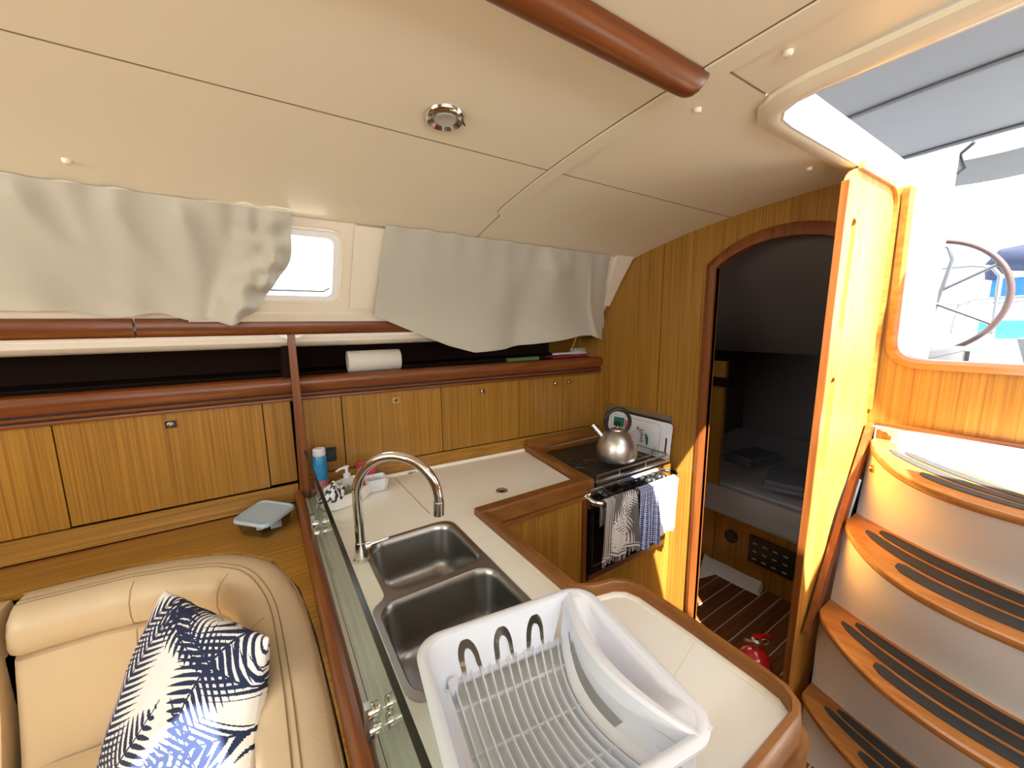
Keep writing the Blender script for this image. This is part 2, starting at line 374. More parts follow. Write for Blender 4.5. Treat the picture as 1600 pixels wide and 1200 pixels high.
# rounded hatch rim moulding (white) around the companionway opening: coaming walls
rim = [(1.035, -0.40), (1.035, 0.40), (1.042, 0.445), (1.065, 0.48), (1.10, 0.498), (1.16, 0.503), (2.10, 0.503)]
def rimsweep(prof, name, m, parent=None): return MB().sweep(rim, prof).build(name, m, parent)
coam = tag(rimsweep([(0.0, 2.136), (0.0, 2.235), (0.06, 2.245), (0.06, 2.16), (0.06, 2.15), (0.015, 2.142)], 'trim_1', 'gelwhite'), kind='structure')
rimsweep([(-0.004, 2.126), (-0.004, 2.140), (0.004, 2.140), (0.004, 2.126)], 'rubber_bead', 'sealant', coam)
rimsweep([(0.003, 2.126), (0.003, 2.142), (0.052, 2.148), (0.052, 2.136), (0.030, 2.126), (0.012, 2.123)], 'rolled_edge', 'ceil', coam)
MB().sweep([(2.10, -0.503), (1.16, -0.503), (1.10, -0.498), (1.065, -0.48), (1.042, -0.445), (1.035, -0.40)], [(0.0, 2.128), (0.0, 2.235), (0.06, 2.245), (0.06, 2.128)]).build('coaming_side', 'gelwhite', coam)
for path_ in ([(-2.3, 1.0), (0.785, 1.0)], [(0.84, 1.0), (XB, 1.0)], [(0.84, 0.485), (0.99, 0.485)], [(0.7855, -1.0), (0.7855, 0.0), (0.7855, 0.5), (0.7855, 0.8), (0.7855, 1.1), (0.7855, 1.3), (0.812, 1.33), (0.812, 1.51)]):
    pp_ = []
    for a_, c_ in zip(path_[:-1], path_[1:]):
        for k_ in range(6): pp_.append((lerp(a_[0], c_[0], k_/6), lerp(a_[1], c_[1], k_/6)))
    pp_.append(path_[-1])
    MB().tube([(x, y, cz(y)+0.0012) for x, y in pp_], 0.0020, 6).build('panel_joint', 'ceilseam', ceil)
# --- floor
floor = tag(bpy.data.objects.new('floor', None), kind='structure'); C.objects.link(floor)
MB().box((-2.4, -2.0, -0.06), (4.0, 2.4, -0.012)).build('sole_backing', 'sealant', floor)
MB().box((0.9, -0.6, -0.011), (2.62, 1.58, 0.0290)).build('pale_caulking', 'sealant', floor, smooth=False)
pw = 0.078
k = 0
for i in range(28):
    y0 = -0.60+i*pw
    xa = 0.9 if y0 > 0.0 else 0.86
    MB().box((xa, y0+0.002, -0.012), (2.62, y0+pw-0.004, 0.0315), 0.001, 1).build('plank', 'teak', floor, smooth=False)
MB().box((-2.4, -2.0, -0.012), (0.85, 2.4, 0.02)).build('sole_board', 'teak', floor)
# --- starboard / forward walls behind the photographer, window openings on the starboard side only
ws = tag(bpy.data.objects.new('wall_starboard', None), kind='structure'); C.objects.link(ws)
MB().box((-2.4, -1.75, 0), (2.2, -1.70, 1.55)).build('lower_panel', 'oak', ws, smooth=False)
MB().box((-2.4, -1.75, 1.95), (2.2, -1.70, 2.2)).build('upper_panel', 'gel', ws, smooth=False)
MB().box((-2.4, -1.75, 1.55), (-1.5, -1.70, 1.95)).build('window_post', 'gel', ws, smooth=False)
MB().box((1.2, -1.75, 1.55), (2.2, -1.70, 1.95)).build('window_post', 'gel', ws, smooth=False)
MB().box((-1.5, -1.735, 1.55), (1.2, -1.73, 1.95)).build('window_glass', 'pane', ws, smooth=False)
wf = tag(MB().box((-2.42, -2.0, 0), (-2.36, 2.4, 2.2)).build('wall_forward', 'oak', smooth=False), kind='structure')
# --- port cabin side (cream moulding) with the small window
def side(u, t, d=0.0):        # u: X, t: 0 top .. 1 bottom ; slopes outboard
    y = lerp(1.525, 1.80, t)+d*0.79; z = lerp(2.03, 1.655, t)+d*0.61
    return (u, y, z)
wp = tag(bpy.data.objects.new('wall_port', None), kind='structure'); C.objects.link(wp)
winO = [(-0.10, 0.2), (0.292, 0.2)]
wx0, wx1, wt0, wt1 = -0.06, 0.262, 0.17, 0.70
def sidegrid(outer, holes, d, name, th=0.006, step=0.05, m='gel'):
    return MB().cdt(outer, holes, lambda x, t: side(x, t/0.465, d), step).build(name, m, wp, solid=th, off=0, normals=False)
s4 = 0.465
sidegrid([(-2.3, -0.02), (XB+0.02, -0.02), (XB+0.02, s4), (-2.3, s4)], [rounded(wx0-0.03, wt0*s4-0.028, wx1+0.03, wt1*s4+0.028, 0.035)], 0.0, 'cabin_side')
sidegrid(rounded(wx0-0.045, wt0*s4-0.045, wx1+0.045, wt1*s4+0.045, 0.045), [rounded(wx0, wt0*s4, wx1, wt1*s4, 0.028)], 0.012, 'inner_liner')
# raised moulding panels beside the window
sidegrid([(wx1+0.065, 0.02), (0.50, 0.02), (0.50, s4*0.80), (wx1+0.065, s4*0.80)], [], -0.014, 'moulded_panel', 0.012)
sidegrid([(-0.2, s4*0.86), (0.50, s4*0.86), (0.50, s4*0.99), (-0.2, s4*0.99)], [], -0.012, 'moulded_panel', 0.012)
win = tag(MB().cdt(rounded(wx0-0.018, wt0*s4-0.018, wx1+0.018, wt1*s4+0.018, 0.036), [rounded(wx0+0.004, wt0*s4+0.004, wx1-0.004, wt1*s4-0.004, 0.026)], lambda x, t: side(x, t/s4, -0.006), 0.03).build('window_1', 'gelwhite', None, solid=0.012, off=0, normals=False), kind='structure')
MB().cdt(rounded(wx0, wt0*s4, wx1, wt1*s4, 0.028), [], lambda x, t: side(x, t/s4, 0.03), 0.06).build('window_glass', 'pane', win, normals=False)
bot = wt1*s4-0.004
MB().tube([side(wx0+0.02, bot/s4, 0.022), side(wx1-0.03, bot/s4, 0.022), side(wx1-0.008, (bot-0.016)/s4, 0.022)], 0.003, 8).build('rubber_seal', 'ink', win)
# cream tubular liner under the rail, shelf void
MB().prof([(1.84, 1.615), (1.835, 1.604), (1.84, 1.585), (1.86, 1.570), (1.90, 1.562), (1.95, 1.562), (1.95, 1.64), (1.84, 1.64)], 'x', -2.3, XB).build('liner_roll', 'gel', wp)
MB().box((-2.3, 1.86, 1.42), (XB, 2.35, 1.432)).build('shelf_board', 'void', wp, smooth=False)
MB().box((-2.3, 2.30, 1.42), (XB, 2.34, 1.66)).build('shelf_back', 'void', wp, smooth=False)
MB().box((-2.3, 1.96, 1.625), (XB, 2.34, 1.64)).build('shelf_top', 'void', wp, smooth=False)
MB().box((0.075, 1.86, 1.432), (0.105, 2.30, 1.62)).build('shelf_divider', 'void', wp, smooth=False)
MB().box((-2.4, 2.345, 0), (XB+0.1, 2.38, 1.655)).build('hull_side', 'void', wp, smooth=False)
# white corner pillar by the bulkhead
MB().loft([[(1.66, 1.50, 2.03), (1.80, 1.50, 2.03), (1.80, 1.55, 2.03), (1.66, 1.55, 2.03)], [(1.72, 1.60, 1.90), (1.81, 1.60, 1.90), (1.81, 1.66, 1.90), (1.72, 1.66, 1.90)], [(1.765, 1.70, 1.75), (1.815, 1.70, 1.75), (1.815, 1.76, 1.75), (1.765, 1.76, 1.75)]], 0.01).build('corner_pillar', 'gel', wp)
# --- aft bulkhead with arched doorway
wa = tag(bpy.data.objects.new('wall_aft', None), kind='structure'); C.objects.link(wa)
def arch(y0, y1, zs, zt, n=14):     # from springing at y1 over to y0
    out = []
    for k in range(n+1):
        t = k/n; y = lerp(y1, y0, t); u = (y-(y0+y1)/2)/((y1-y0)/2); out.append((y, zs+(zt-zs)*(1-abs(u)**2.2)))
    return out
dy0, dy1 = 0.50, 1.045
dyo = 0.52
door_in = [(dy1, 0.02)] + arch(dy0, dy1, 1.895, 1.985) + [(dy0, 0.02)]
outer = [(0.525, 1.93)] + [(y, z) for y, z in reversed(arch(dy0, dy1, 1.895, 1.985)) if 0.535 < y < dy1-0.001] + [(dy1, 1.895), (dy1, 0.0), (1.90, 0.0), (2.34, 0.3), (2.34, 1.63), (1.82, 1.66), (1.60, 1.98)] + [(y, cz(y)+0.005) for y in (1.5, 1.4, 1.2, 1.0, 0.8, 0.6)] + [(0.525, 2.15)]
MB().cdt(outer, [], lambda y, z: (XB, y, z), 0.12).build('bulkhead_panel', 'oak', wa, solid=0.022, off=1, normals=False)
# vertical cover strip between veneer sheets
for yy in (1.33,): MB().box((XB-0.004, yy, 0.02), (XB-0.0005, yy+0.002, 2.05)).build('veneer_joint', 'mahog_z', wa, smooth=False)
frame = tag(bpy.data.objects.new('trim_2', None), kind='structure'); C.objects.link(frame)
a_in = [(dy1, 0.03)] + arch(dy0, dy1, 1.895, 1.985)[:-1]
a_out = [(dy1+0.045, 0.03)] + arch(dy0-0.045, dy1+0.045, 1.915, 2.035)[:-1]
a_in = [(max(y, dyo), z) for y, z in a_in]; a_out = [(max(y, dyo), z) for y, z in a_out]
b = MB(); R = []
for (yi, zi), (yo, zo) in zip(a_in, a_out): R.append([(XB-0.014, yi, zi), (XB-0.020, lerp(yi, yo, .5), lerp(zi, zo, .5)), (XB-0.010, yo, zo), (XB+0.03, yo, zo), (XB+0.03, yi, zi)])
b.loft(R); b.build('door_surround', 'mahog_z', frame)
MB().box((XB-0.02, 0.52, 0.03), (XB+0.03, dy1+0.04, 0.05)).build('door_sill', 'mahog_y', frame)
# --- aft cabin shell
ac = tag(bpy.data.objects.new('wall_aft_cabin', None), kind='structure'); C.objects.link(ac)
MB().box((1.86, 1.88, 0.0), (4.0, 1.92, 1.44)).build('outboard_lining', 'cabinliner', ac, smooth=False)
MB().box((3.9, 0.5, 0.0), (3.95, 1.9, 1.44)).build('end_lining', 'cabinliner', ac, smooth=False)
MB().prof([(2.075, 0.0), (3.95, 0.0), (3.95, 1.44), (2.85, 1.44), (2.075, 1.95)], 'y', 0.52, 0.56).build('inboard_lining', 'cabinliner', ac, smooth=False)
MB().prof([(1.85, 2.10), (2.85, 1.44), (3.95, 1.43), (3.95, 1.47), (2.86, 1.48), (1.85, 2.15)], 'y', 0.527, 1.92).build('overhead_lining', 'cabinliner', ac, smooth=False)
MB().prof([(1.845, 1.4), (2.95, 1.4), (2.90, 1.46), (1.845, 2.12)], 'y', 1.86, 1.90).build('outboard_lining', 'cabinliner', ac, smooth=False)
MB().box((2.44, 1.30, 0.03), (2.47, 1.86, 1.40), 0.003).build('locker_panel', 'oak', ac, smooth=False)
MB().box((2.43, 1.27, 1.24), (2.46, 1.37, 1.30), 0.003).build('locker_vent', 'void', ac, smooth=False)
# --- companionway bulkhead and its rounded trim
wc = tag(bpy.data.objects.new('wall_companionway', None), kind='structure'); C.objects.link(wc)
opn = roundpoly([(-0.46, 2.30, 0), (-0.46, 1.492), (0.452, 1.492), (0.462, 2.10, 0.0), (0.462, 2.3, 0)], 0.085, 8)
opnb = [(y, min(z, 2.129)) for y, z in opn]
MB().cdt([(-1.6, 1.0), (0.60, 1.0), (0.60, 2.13), (0.463, 2.13)] + [(y, z) for y, z in reversed(opn) if z < 2.0] + [(-0.463, 2.13), (-1.6, 2.13)], [], lambda y, z: (XC, y, z), 0.10).build('bulkhead_panel', 'oak', wc, solid=0.03, off=1, normals=False)
path = [(y, z) for y, z in opn if z < 2.0]; path = [(-0.46, 2.12)] + path + [(0.462, 2.12)]
R = []
for i, (y, z) in enumerate(path):
    a = Vector(path[max(i-1, 0)]); c = Vector(path[min(i+1, len(path)-1)]); t = (c-a).normalized(); n = Vector((t.y, -t.x))
    q = Vector((y, z)); o1 = q+n*0.022; i1 = q-n*0.012
    R.append([(XC-0.012, o1.x, o1.y), (XC-0.022, q.x, q.y), (XC-0.012, i1.x, i1.y), (XC+0.035, i1.x, i1.y), (XC+0.035, o1.x, o1.y)])
MB().loft(R).build('opening_trim', 'tread', wc)
MB().box((XC+0.037, -0.47, 1.44), (XC+0.16, 0.47, 1.482), 0.006).build('washboard_sill', 'gelwhite', wc)
MB().box((XC-0.02, -0.6, 1.238), (XC-0.001, 0.475, 1.252), 0.002).build('lower_bead', 'mahog_y', wc)

# ================================================================== CEILING FITTINGS
b = MB(); prof = []
for k in range(9):
    t = PI*k/8; prof.append((0.033*math.cos(t), -0.036*math.sin(t)))
R = []
for x, s in [(-1.9, 1), (0.72, 1), (0.76, 1), (0.785, 0.97), (0.80, 0.85), (0.806, 0.6)]:
    R.append([(x, 0.537+p[0], 2.1425+p[1]*s) for p in prof] )
b.loft(R, 0)
beam = tag(b.build('ceiling_handrail', 'mahog'), 'half-round mahogany handrail beam fixed to the cream ceiling', 'handrail')
L0 = Vector((0.405, 0.897, 0)); L0.z = cz(0.897)
lt = thing('ceiling_light', 'round chrome recessed downlight in the cream ceiling panel', 'ceiling light', (L0.x, L0.y, L0.z-0.002))
tilt = Vector((0, 0.12*0.8, 1)).normalized()
MB().lathe([(0.030, -0.004), (0.041, -0.010), (0.045, -0.006), (0.046, 0.000), (0.043, 0.004)], L0, 40, tilt, cap=False).build('bezel', 'chrome', lt, solid=0.002)
MB().lathe([(0.030, -0.004), (0.027, 0.004), (0.024, -0.009), (0.018, -0.0075), (0.001, -0.006)], L0, 32, tilt, cap=False).build('lens', mat('frosted_lamp_lens', (0.45, 0.42, 0.36), 0.3), lt)
MB().tube([L0+Vector((0.032, -0.022, -0.008)), L0+Vector((0.036, -0.028, -0.022))], 0.002, 6).build('switch', 'black', lt)
caps = [((-0.341, 1.393), 'small cream screw cap in the ceiling above the left curtain'), ((0.91, 0.595), 'cream screw cap in the ceiling panel beside the end of the wooden beam'),
        ((0.88, 0.397), 'cream screw cap in the ceiling panel in front of the companionway hatch'), ((1.554, 0.606), 'cream screw cap in the ceiling near the top of the slotted panel')]
for (x, y), lab in caps:
    tag(MB().lathe([(0.001, -0.010), (0.006, -0.009), (0.0085, -0.005), (0.009, 0.002)], (x, y, cz(y)), 16).build('screw_cap', 'gel'), lab, 'screw cap', 'ceiling screw caps')

# ================================================================== PORT SIDE: RAIL, POST, SHELF FIDDLE, LOCKERS
def railprof(): return [(1.772, 1.626), (1.764, 1.650), (1.770, 1.676), (1.785, 1.685), (1.825, 1.685), (1.825, 1.617), (1.785, 1.617)]
jx = py(209, 506, 1.77).x
tag(MB().prof(railprof(), 'x', -2.2, jx-0.003, 0.004).build('mahogany_rail', 'mahog'), 'short mahogany rail at far left under the beige curtain', 'rail', 'mahogany rails under the windows')
tag(MB().prof(railprof(), 'x', jx+0.003, XB-0.002, 0.004).build('mahogany_rail', 'mahog'), 'long mahogany rail running over the galley shelf to the bulkhead', 'rail', 'mahogany rails under the windows')
post = thing('support_post', 'slim mahogany post between the saloon lockers and the galley lockers', 'post', (0.11, 1.83, 0.92))
MB().loft([[(0.097, 1.802, 1.616), (0.123, 1.802, 1.616), (0.123, 1.845, 1.616), (0.097, 1.845, 1.616)], [(0.095, 1.80, 1.3), (0.125, 1.80, 1.3), (0.125, 1.845, 1.3), (0.095, 1.845, 1.3)], [(0.088, 1.79, 0.885), (0.128, 1.79, 0.885), (0.128, 1.845, 0.885), (0.088, 1.845, 0.885)]], 0.006).build('shaft', 'mahog_z', post)
for sx in (-1, 1): MB().loft([[(0.11+sx*0.014, 1.80, 1.60), (0.11+sx*0.038, 1.81, 1.60), (0.11+sx*0.038, 1.86, 1.60), (0.11+sx*0.014, 1.86, 1.60)], [(0.11+sx*0.014, 1.80, 1.614), (0.11+sx*0.045, 1.80, 1.614), (0.11+sx*0.045, 1.86, 1.614), (0.11+sx*0.014, 1.86, 1.614)]], 0.003).build('bracket', 'gelwhite', post)
def ridge(x0, x1, label):
    t = thing('shelf_fiddle', label, 'shelf rail', ((x0+x1)/2, ywall(x0), 1.34), 'shelf rails over the lockers')
    def sec(pts, name, m):
        MB().loft([[(x, ywall(x)+dy, z) for dy, z in pts] for x in (x0, lerp(x0, x1, .5), x1)]).build(name, m, t)
    sec([(-0.022, 1.375), (-0.034, 1.395), (-0.036, 1.415), (-0.028, 1.432), (-0.012, 1.440), (0.008, 1.438), (0.012, 1.42), (0.012, 1.375)], 'cap_rail', 'mahog')
    sec([(-0.012, 1.366), (-0.012, 1.376), (0.01, 1.376), (0.01, 1.366)], 'groove', 'darkseam')
    sec([(-0.025, 1.357), (-0.028, 1.362), (-0.025, 1.367), (0.01, 1.367), (0.01, 1.357)], 'bead', 'mahog')
    sec([(-0.012, 1.348), (-0.012, 1.358), (0.01, 1.358), (0.01, 1.348)], 'groove', 'darkseam')
    sec([(-0.022, 1.337), (-0.024, 1.343), (-0.022, 1.349), (0.01, 1.349), (0.01, 1.337)], 'bead', 'mahog')
ridge(-2.3, 0.10, 'mahogany shelf rail with bead mouldings above the left saloon lockers')
ridge(0.10, XB-0.002, 'mahogany shelf rail with bead mouldings above the galley lockers')
def latch(x, y, z, door, dark=False):
    q = MB().box((x-0.016, y-0.005, z-0.013), (x+0.016, y+0.002, z+0.013), 0.002, 1).build('latch', 'black' if dark else 'brass', door)
    MB().lathe([(0.0085, 0), (0.0095, 0.003), (0.0075, 0.004), (0.006, 0.001)], (x, y-0.005, z), 20, (0, -1, 0), cap=False).build('latch_ring', 'chrome', q)
    MB().lathe([(0.0045, 0), (0.0045, 0.003), (0.001, 0.0035)], (x, y-0.005, z), 12, (0, -1, 0)).build('latch_button', 'black' if not dark else 'brass', q)
def locker(label, x0, x1, z0, doors, grp):
    t = thing('wall_locker', label, 'locker', ((x0+x1)/2, ywall(x0)+0.1, z0), grp)
    MB().loft([[(x, ywall(x)+0.010, z0-0.004), (x, ywall(x)+0.010, 1.336), (x, ywall(x)+0.40, 1.336), (x, ywall(x)+0.40, z0-0.004)] for x in (x0, x1)]).build('carcass', 'darkseam', t, smooth=False)
    for a, c, name, lx, dark in doors:
        gg = 0.0022
        d = MB().loft([[(x, ywall(x)-0.006, z0), (x, ywall(x)-0.006, 1.334), (x, ywall(x)+0.010, 1.334), (x, ywall(x)+0.010, z0)] for x in (a+gg, c-gg)], 0.0012, 1).build(name, 'oak', t, smooth=False)
        if lx is not None: latch(lx, ywall(lx)-0.007, 1.293, d, dark)
    return t
xl = lambda x, y: py(x, y, 1.875).x
xa, xb_ = xl(96, 745), xl(416, 693)
locker('leftmost oak locker door, cut off by the picture edge', -2.3, xa, 0.972, [(-1.3, xa, 'door', None, False)], 'oak lockers along the saloon side')
locker('long oak saloon locker with one black square push latch', xa, xb_, 0.975, [(xa, xb_, 'door', xl(267, 662), True)], 'oak lockers along the saloon side')
locker('narrow oak filler panel left of the mahogany post', xb_, 0.088, 0.980, [(xb_, 0.088, 'panel', None, False)], 'oak lockers along the saloon side')
def xr(x, y):
    X = 1.0
    for _ in range(8): X = py(x, y, ywall(X)).x
    return X
x1_, x2_, x3_, x4_ = xr(537, 675), xr(690, 655), xr(810, 640), xr(878, 630)
locker('narrow oak galley panel just right of the mahogany post', 0.13, x1_, 0.998, [(0.13, x1_, 'panel', None, False)], 'oak lockers along the galley')
locker('oak galley locker above the tap with one brass latch', x1_, x2_, 0.998, [(x1_, x2_, 'door', xr(617, 625), False)], 'oak lockers along the galley')
locker('middle oak galley locker with its brass latch beside the twin doors', x2_, x3_, 0.998, [(x2_, x3_, 'door', xr(753, 611), False)], 'oak lockers along the galley')
locker('twin-door oak galley locker with two brass latches next to the bulkhead', x3_, XB-0.012, 0.998, [(x3_, x4_, 'door', xr(867, 600), False), (x4_, XB-0.014, 'door', xr(888, 599), False)], 'oak lockers along the galley')
tag(MB().box((XB-0.014, 1.70, 0.9), (XB-0.001, 1.80, 1.62)).build('trim_3', 'oak', smooth=False), kind='structure')
# backsplash boards under the doors
tag(MB().loft([[(x, ywall(x)+0.0, 0.90), (x, ywall(x)-0.012, 0.90), (x, ywall(x)-0.008, 0.992), (x, ywall(x)+0.006, 0.992)] for x in (0.128, 1.0, XB-0.002)], 0.002).build('trim_4', 'oak_h'), kind='structure')
tag(MB().loft([[(x, ywall(x)+0.0, 0.89), (x, ywall(x)-0.016, 0.89), (x, ywall(x)-0.008, 0.966), (x, ywall(x)+0.004, 0.966)] for x in (-2.3, -1.0, 0.086)], 0.002).build('trim_5', 'oak_h'), kind='structure')
# --- saloon side ledge behind the sofa
led = thing('side_ledge', 'oak veneered ledge behind the sofa, carrying the plastic food box', 'ledge', (-0.8, 1.5, 0.86))
LP = [(0.0655, 0.05), (0.0655, 1.848), (-2.3, 1.848), (-2.3, 1.659), (-0.70, 1.659), (-0.58, 1.659), (-0.42, 1.649), (-0.27, 1.614), (-0.13, 1.545), (-0.028, 1.424), (0.033, 1.222), (0.053, 1.00), (0.061, 0.75), (0.0648, 0.40)]
MB().cdt(LP, [], lambda x, y: (x, y, 0.889), 0.2).build('ledge_board', 'oak_h', led, smooth=False, solid=0.025, off=-1, normals=False)
MB().box((-2.3, 1.842, 0.886), (0.07, 1.846, 0.893)).build('joint_bead', 'mahog', led, smooth=False)

# ================================================================== CURTAINS
def curtain(name, label, x0, x1, zbot, xsh, fold, nu=170, nv=70, famp=1.0):
    def P(u, v):
        xt = lerp(x0, x1, u); yt = lerp(1.478, 1.515, (xt+0.6)/2.2); zt = min(2.022, cz(yt)-0.006)
        zb = zbot(u); z = lerp(zt, zb, v)
        t = (2.02-z)/(2.02-1.67)
        tt = 1-math.log(1+math.exp((1-t)*7))/7; y = lerp(yt, 1.745, tt+0.001)
        x = xt + xsh(u, v)
        d = fold(u, v, x, z)
        d *= famp
        return (x, y-abs(0.004)-d, z - d*0.25 + 0.0)
    b = MB(); b.grid(nu, nv, P)
    t = thing(name, label, 'curtain', (lerp(x0, x1, .5), 1.6, 1.68), 'beige window curtains')
    b.build('cloth', 'curtain', t, solid=0.0016, off=0, normals=False)
    b = MB(); pts = [Vector(P(i/80, 0.0)) for i in range(81)]
    b.tube([p+Vector((0, 0.012, 0.003)) for p in pts], 0.0035, 6); b.build('curtain_wire', 'sealant', t)
    b = MB(); b.tube([Vector(P(i/120, 0.985))+Vector((0, -0.0012, 0)) for i in range(121)], 0.0012, 5); b.build('hem', 'curtain', t)
def gs(x, c, w_): return math.exp(-((x-c)/w_)**2)
def foldL(u, v, x, z):
    d = 0.004*noise.noise(Vector((x*5, z*4, 1)))
    d += 0.003*math.sin(u*70+noise.noise(Vector((x*6, 0, 0)))*5)*(1-v)**2
    for c, s, a, sl in ((0.30, 0.022, 0.009, 0.16), (0.47, 0.016, 0.010, 0.17), (0.60, 0.014, 0.010, 0.15), (0.71, 0.012, 0.008, 0.12), (0.81, 0.012, 0.010, 0.05)):
        d += a*gs(u, c+sl*v*v, s+0.03*v)*(1-0.75*v)*min(1, v*8)
    for c, s, a in ((0.36, 0.05, 0.012), (0.56, 0.04, 0.012), (0.70, 0.03, 0.010)):
        d += a*gs(u, c, s)*v*v
    d += 0.020*gs(u, 0.90+0.05*(1-v), 0.035)*v**0.7 - 0.012*gs(u, 0.84+0.03*(1-v), 0.025)*v + 0.016*gs(u, 0.965, 0.02)*gs(v, 0.55, 0.25)
    d += 0.018*noise.noise(Vector((x*22-z*9, z*20+x*9, 7)))*gs(u, 0.95, 0.07)*v**0.5 + 0.02*gs(u, 0.9, 0.1)*v**3
    return d
def zbotL(u):
    return interp([0, 0.48, 0.58, 0.66, 0.74, 0.80, 0.90, 1.0], [1.703, 1.703, 1.707, 1.684, 1.699, 1.678, 1.680, 1.708], u)
curtain('curtain', 'crumpled beige curtain at left, bunched at its right end beside the small window', -1.35, 0.125, zbotL,
        lambda u, v: -0.125*(u**9)*(v**1.8) + 0.02*(u**12)*gs(v, 0.45, 0.2), foldL, famp=2.3)
def foldR(u, v, x, z):
    d = 0.0035*noise.noise(Vector((x*4, z*4, 5)))+0.002*math.sin(u*60)*(1-v)**3
    d += 0.016*gs(u, 0.36+0.18*(1-v), 0.08)*v*(1.2-v) + 0.028*gs(u, 0.70+0.12*(1-v)*-0.3, 0.07+0.05*v)*min(1, v*5)*(1-v*0.3)
    d -= 0.012*gs(u, 0.50+0.08*(1-v), 0.05)*v - 0.0
    d -= 0.018*max(0, (u-0.90))/0.10*v
    d += 0.02*gs(u, 0.885, 0.012)*v**1.5
    d += 0.012*v*v*gs(u, 0.3, 0.2)
    return d
zc_ = [(583, 495), (640, 517), (700, 540), (740, 550), (790, 546), (850, 535), (905, 524), (922, 524), (945, 533), (960, 541)]
q = [py(x, y, 1.73) for x, y in zc_]
q0, q1 = q[0].x, q[-1].x
curtain('curtain', 'smooth beige curtain hanging low over the galley shelf, right of the small window', 0.428, 1.62,
        lambda u: lin([(p.x-q0)/(q1-q0) for p in q], [p.z+0.004 for p in q], u), lambda u, v: v*lerp(q0-0.428, q1-1.62, u), foldR, famp=1.7)

# ================================================================== SHELF ITEMS
pr = thing('paper_towel_roll', 'white paper towel roll lying on the dark shelf above the lockers', 'paper roll', (0.46, 1.93, 1.432))
MB().lathe([(0.020, 0), (0.048, 0), (0.050, 0.004), (0.050, 0.236), (0.048, 0.24), (0.020, 0.24)], (0.335, 1.925, 1.483), 36, (1, -0.05, 0), cap=False).build('paper', 'paper', pr)
MB().lathe([(0.020, 0), (0.018, 0), (0.018, 0.24), (0.020, 0.24)], (0.335, 1.925, 1.483), 24, (1, -0.05, 0), cap=False).build('core', 'sealant', pr)
hb = py(895, 550, 1.93)
br = thing('hair_brush', 'clear plastic hair brush lying bristles up on the shelf at right', 'brush', (hb.x, 1.93, 1.45))
MB().loft([[(hb.x-0.17+a, 1.93+s*math.cos(t)*w_, 1.455+s*0+math.sin(t)*h_) for t in [2*PI*k/10 for k in range(10)]] for a, w_, h_, s in [(0, .006, .006, 1), (.04, .010, .008, 1), (.11, .008, .007, 1), (.15, .02, .010, 1), (.20, .034, .013, 1), (.26, .032, .012, 1), (.29, .012, .008, 1)]]).build('handle', 'trayplastic', br)
b = MB()
for i in range(9):
    for j in range(4): b.tube([(hb.x+0.0+i*0.013, 1.91+j*0.013, 1.465), (hb.x+0.0+i*0.013, 1.91+j*0.013, 1.484)], 0.0016, 5)
b.build('bristles', 'trayplastic', br)
tag(MB().loft([[(hb.x-0.20, 1.89, 1.4325), (hb.x+0.14, 1.88, 1.4325), (hb.x+0.15, 2.0, 1.4325), (hb.x-0.18, 2.0, 1.4325)], [(hb.x-0.19, 1.895, 1.444), (hb.x+0.135, 1.885, 1.444), (hb.x+0.14, 1.99, 1.444), (hb.x-0.17, 1.99, 1.444)]], 0.003).build('folded_red_cloth', 'redcloth'), 'folded dark red cloth under the hair brush on the shelf', 'cloth')
gb = py(815, 566, 1.90)
tag(MB().box((gb.x-0.1, 1.885, 1.4325), (gb.x+0.12, 1.915, 1.452), 0.004).build('green_packet', mat('green_packet', (0.12, 0.20, 0.05), 0.5)), 'flat green packet on the shelf left of the red cloth', 'packet')

# ================================================================== GALLEY CABINET + WORKTOP
CZ = 0.92
SLX = 1.165   # aft edge of icebox top
body = [(0.12, 0.26), (0.745, 0.26), (0.77, 0.285), (0.77, 0.62), (0.70, 0.66), (0.655, 0.70), (0.655, 1.215), (1.175, 1.215), (1.175, 1.82), (0.12, 1.86)]
cab = thing('galley_cabinet', 'L-shaped oak galley base cabinet under the white worktop', 'cabinet', (0.4, 1.0, 0.02))
MB().loft([[(x, y, 0.022) for x, y in body], [(x, y, 0.884) for x, y in body]], cap=False).build('carcass', 'oak', cab, smooth=False, solid=0.012, off=-1)
MB().prism(roundpoly([(0.55, 0.205), (0.795, 0.205, 0.055), (0.795, 0.40), (0.772, 0.42), (0.772, 0.255), (0.55, 0.25)], 0.006, 8), 0.03, 0.90, 0.003).build('corner_post', 'fiddle', cab)
MB().box((1.155, 1.204, 0.03), (1.178, 1.2145, 0.88), 0.003).build('stile', 'mahog_z', cab)
MB().box((0.665, 1.2, 0.865), (1.155, 1.2145, 0.885), 0.003).build('top_rail', 'fiddle', cab)
MB().box((0.6565, 0.70, 0.865), (0.664, 1.2, 0.885), 0.003).build('side_rail', 'fiddle', cab)
wt = thing('galley_worktop', 'white L-shaped galley worktop with raised varnished fiddle rails', 'worktop', (0.4, 1.0, 0.905))
outl = [(0.115, 0.235), (0.742, 0.235), (0.785, 0.28), (0.785, 0.60), (0.75, 0.655), (0.68, 0.68), (0.635, 0.72), (0.635, 1.262), (1.165, 1.262), (1.225, 1.74), (1.235, 1.80), (0.115, 1.868)]
outl = [(0.115, 0.235), (0.742, 0.235), (0.778, 0.27), (0.785, 0.60), (0.752, 0.650), (0.68, 0.668), (0.635, 0.70), (0.635, 1.262), (1.168, 1.262), (1.228, 1.74), (1.235, 1.80), (0.115, 1.868)]
sx0, sx1 = 0.185, 0.535
bowl1 = (0.236, 0.985, 0.532, 1.276); bowl2 = (0.192, 0.653, 0.532, 0.962)
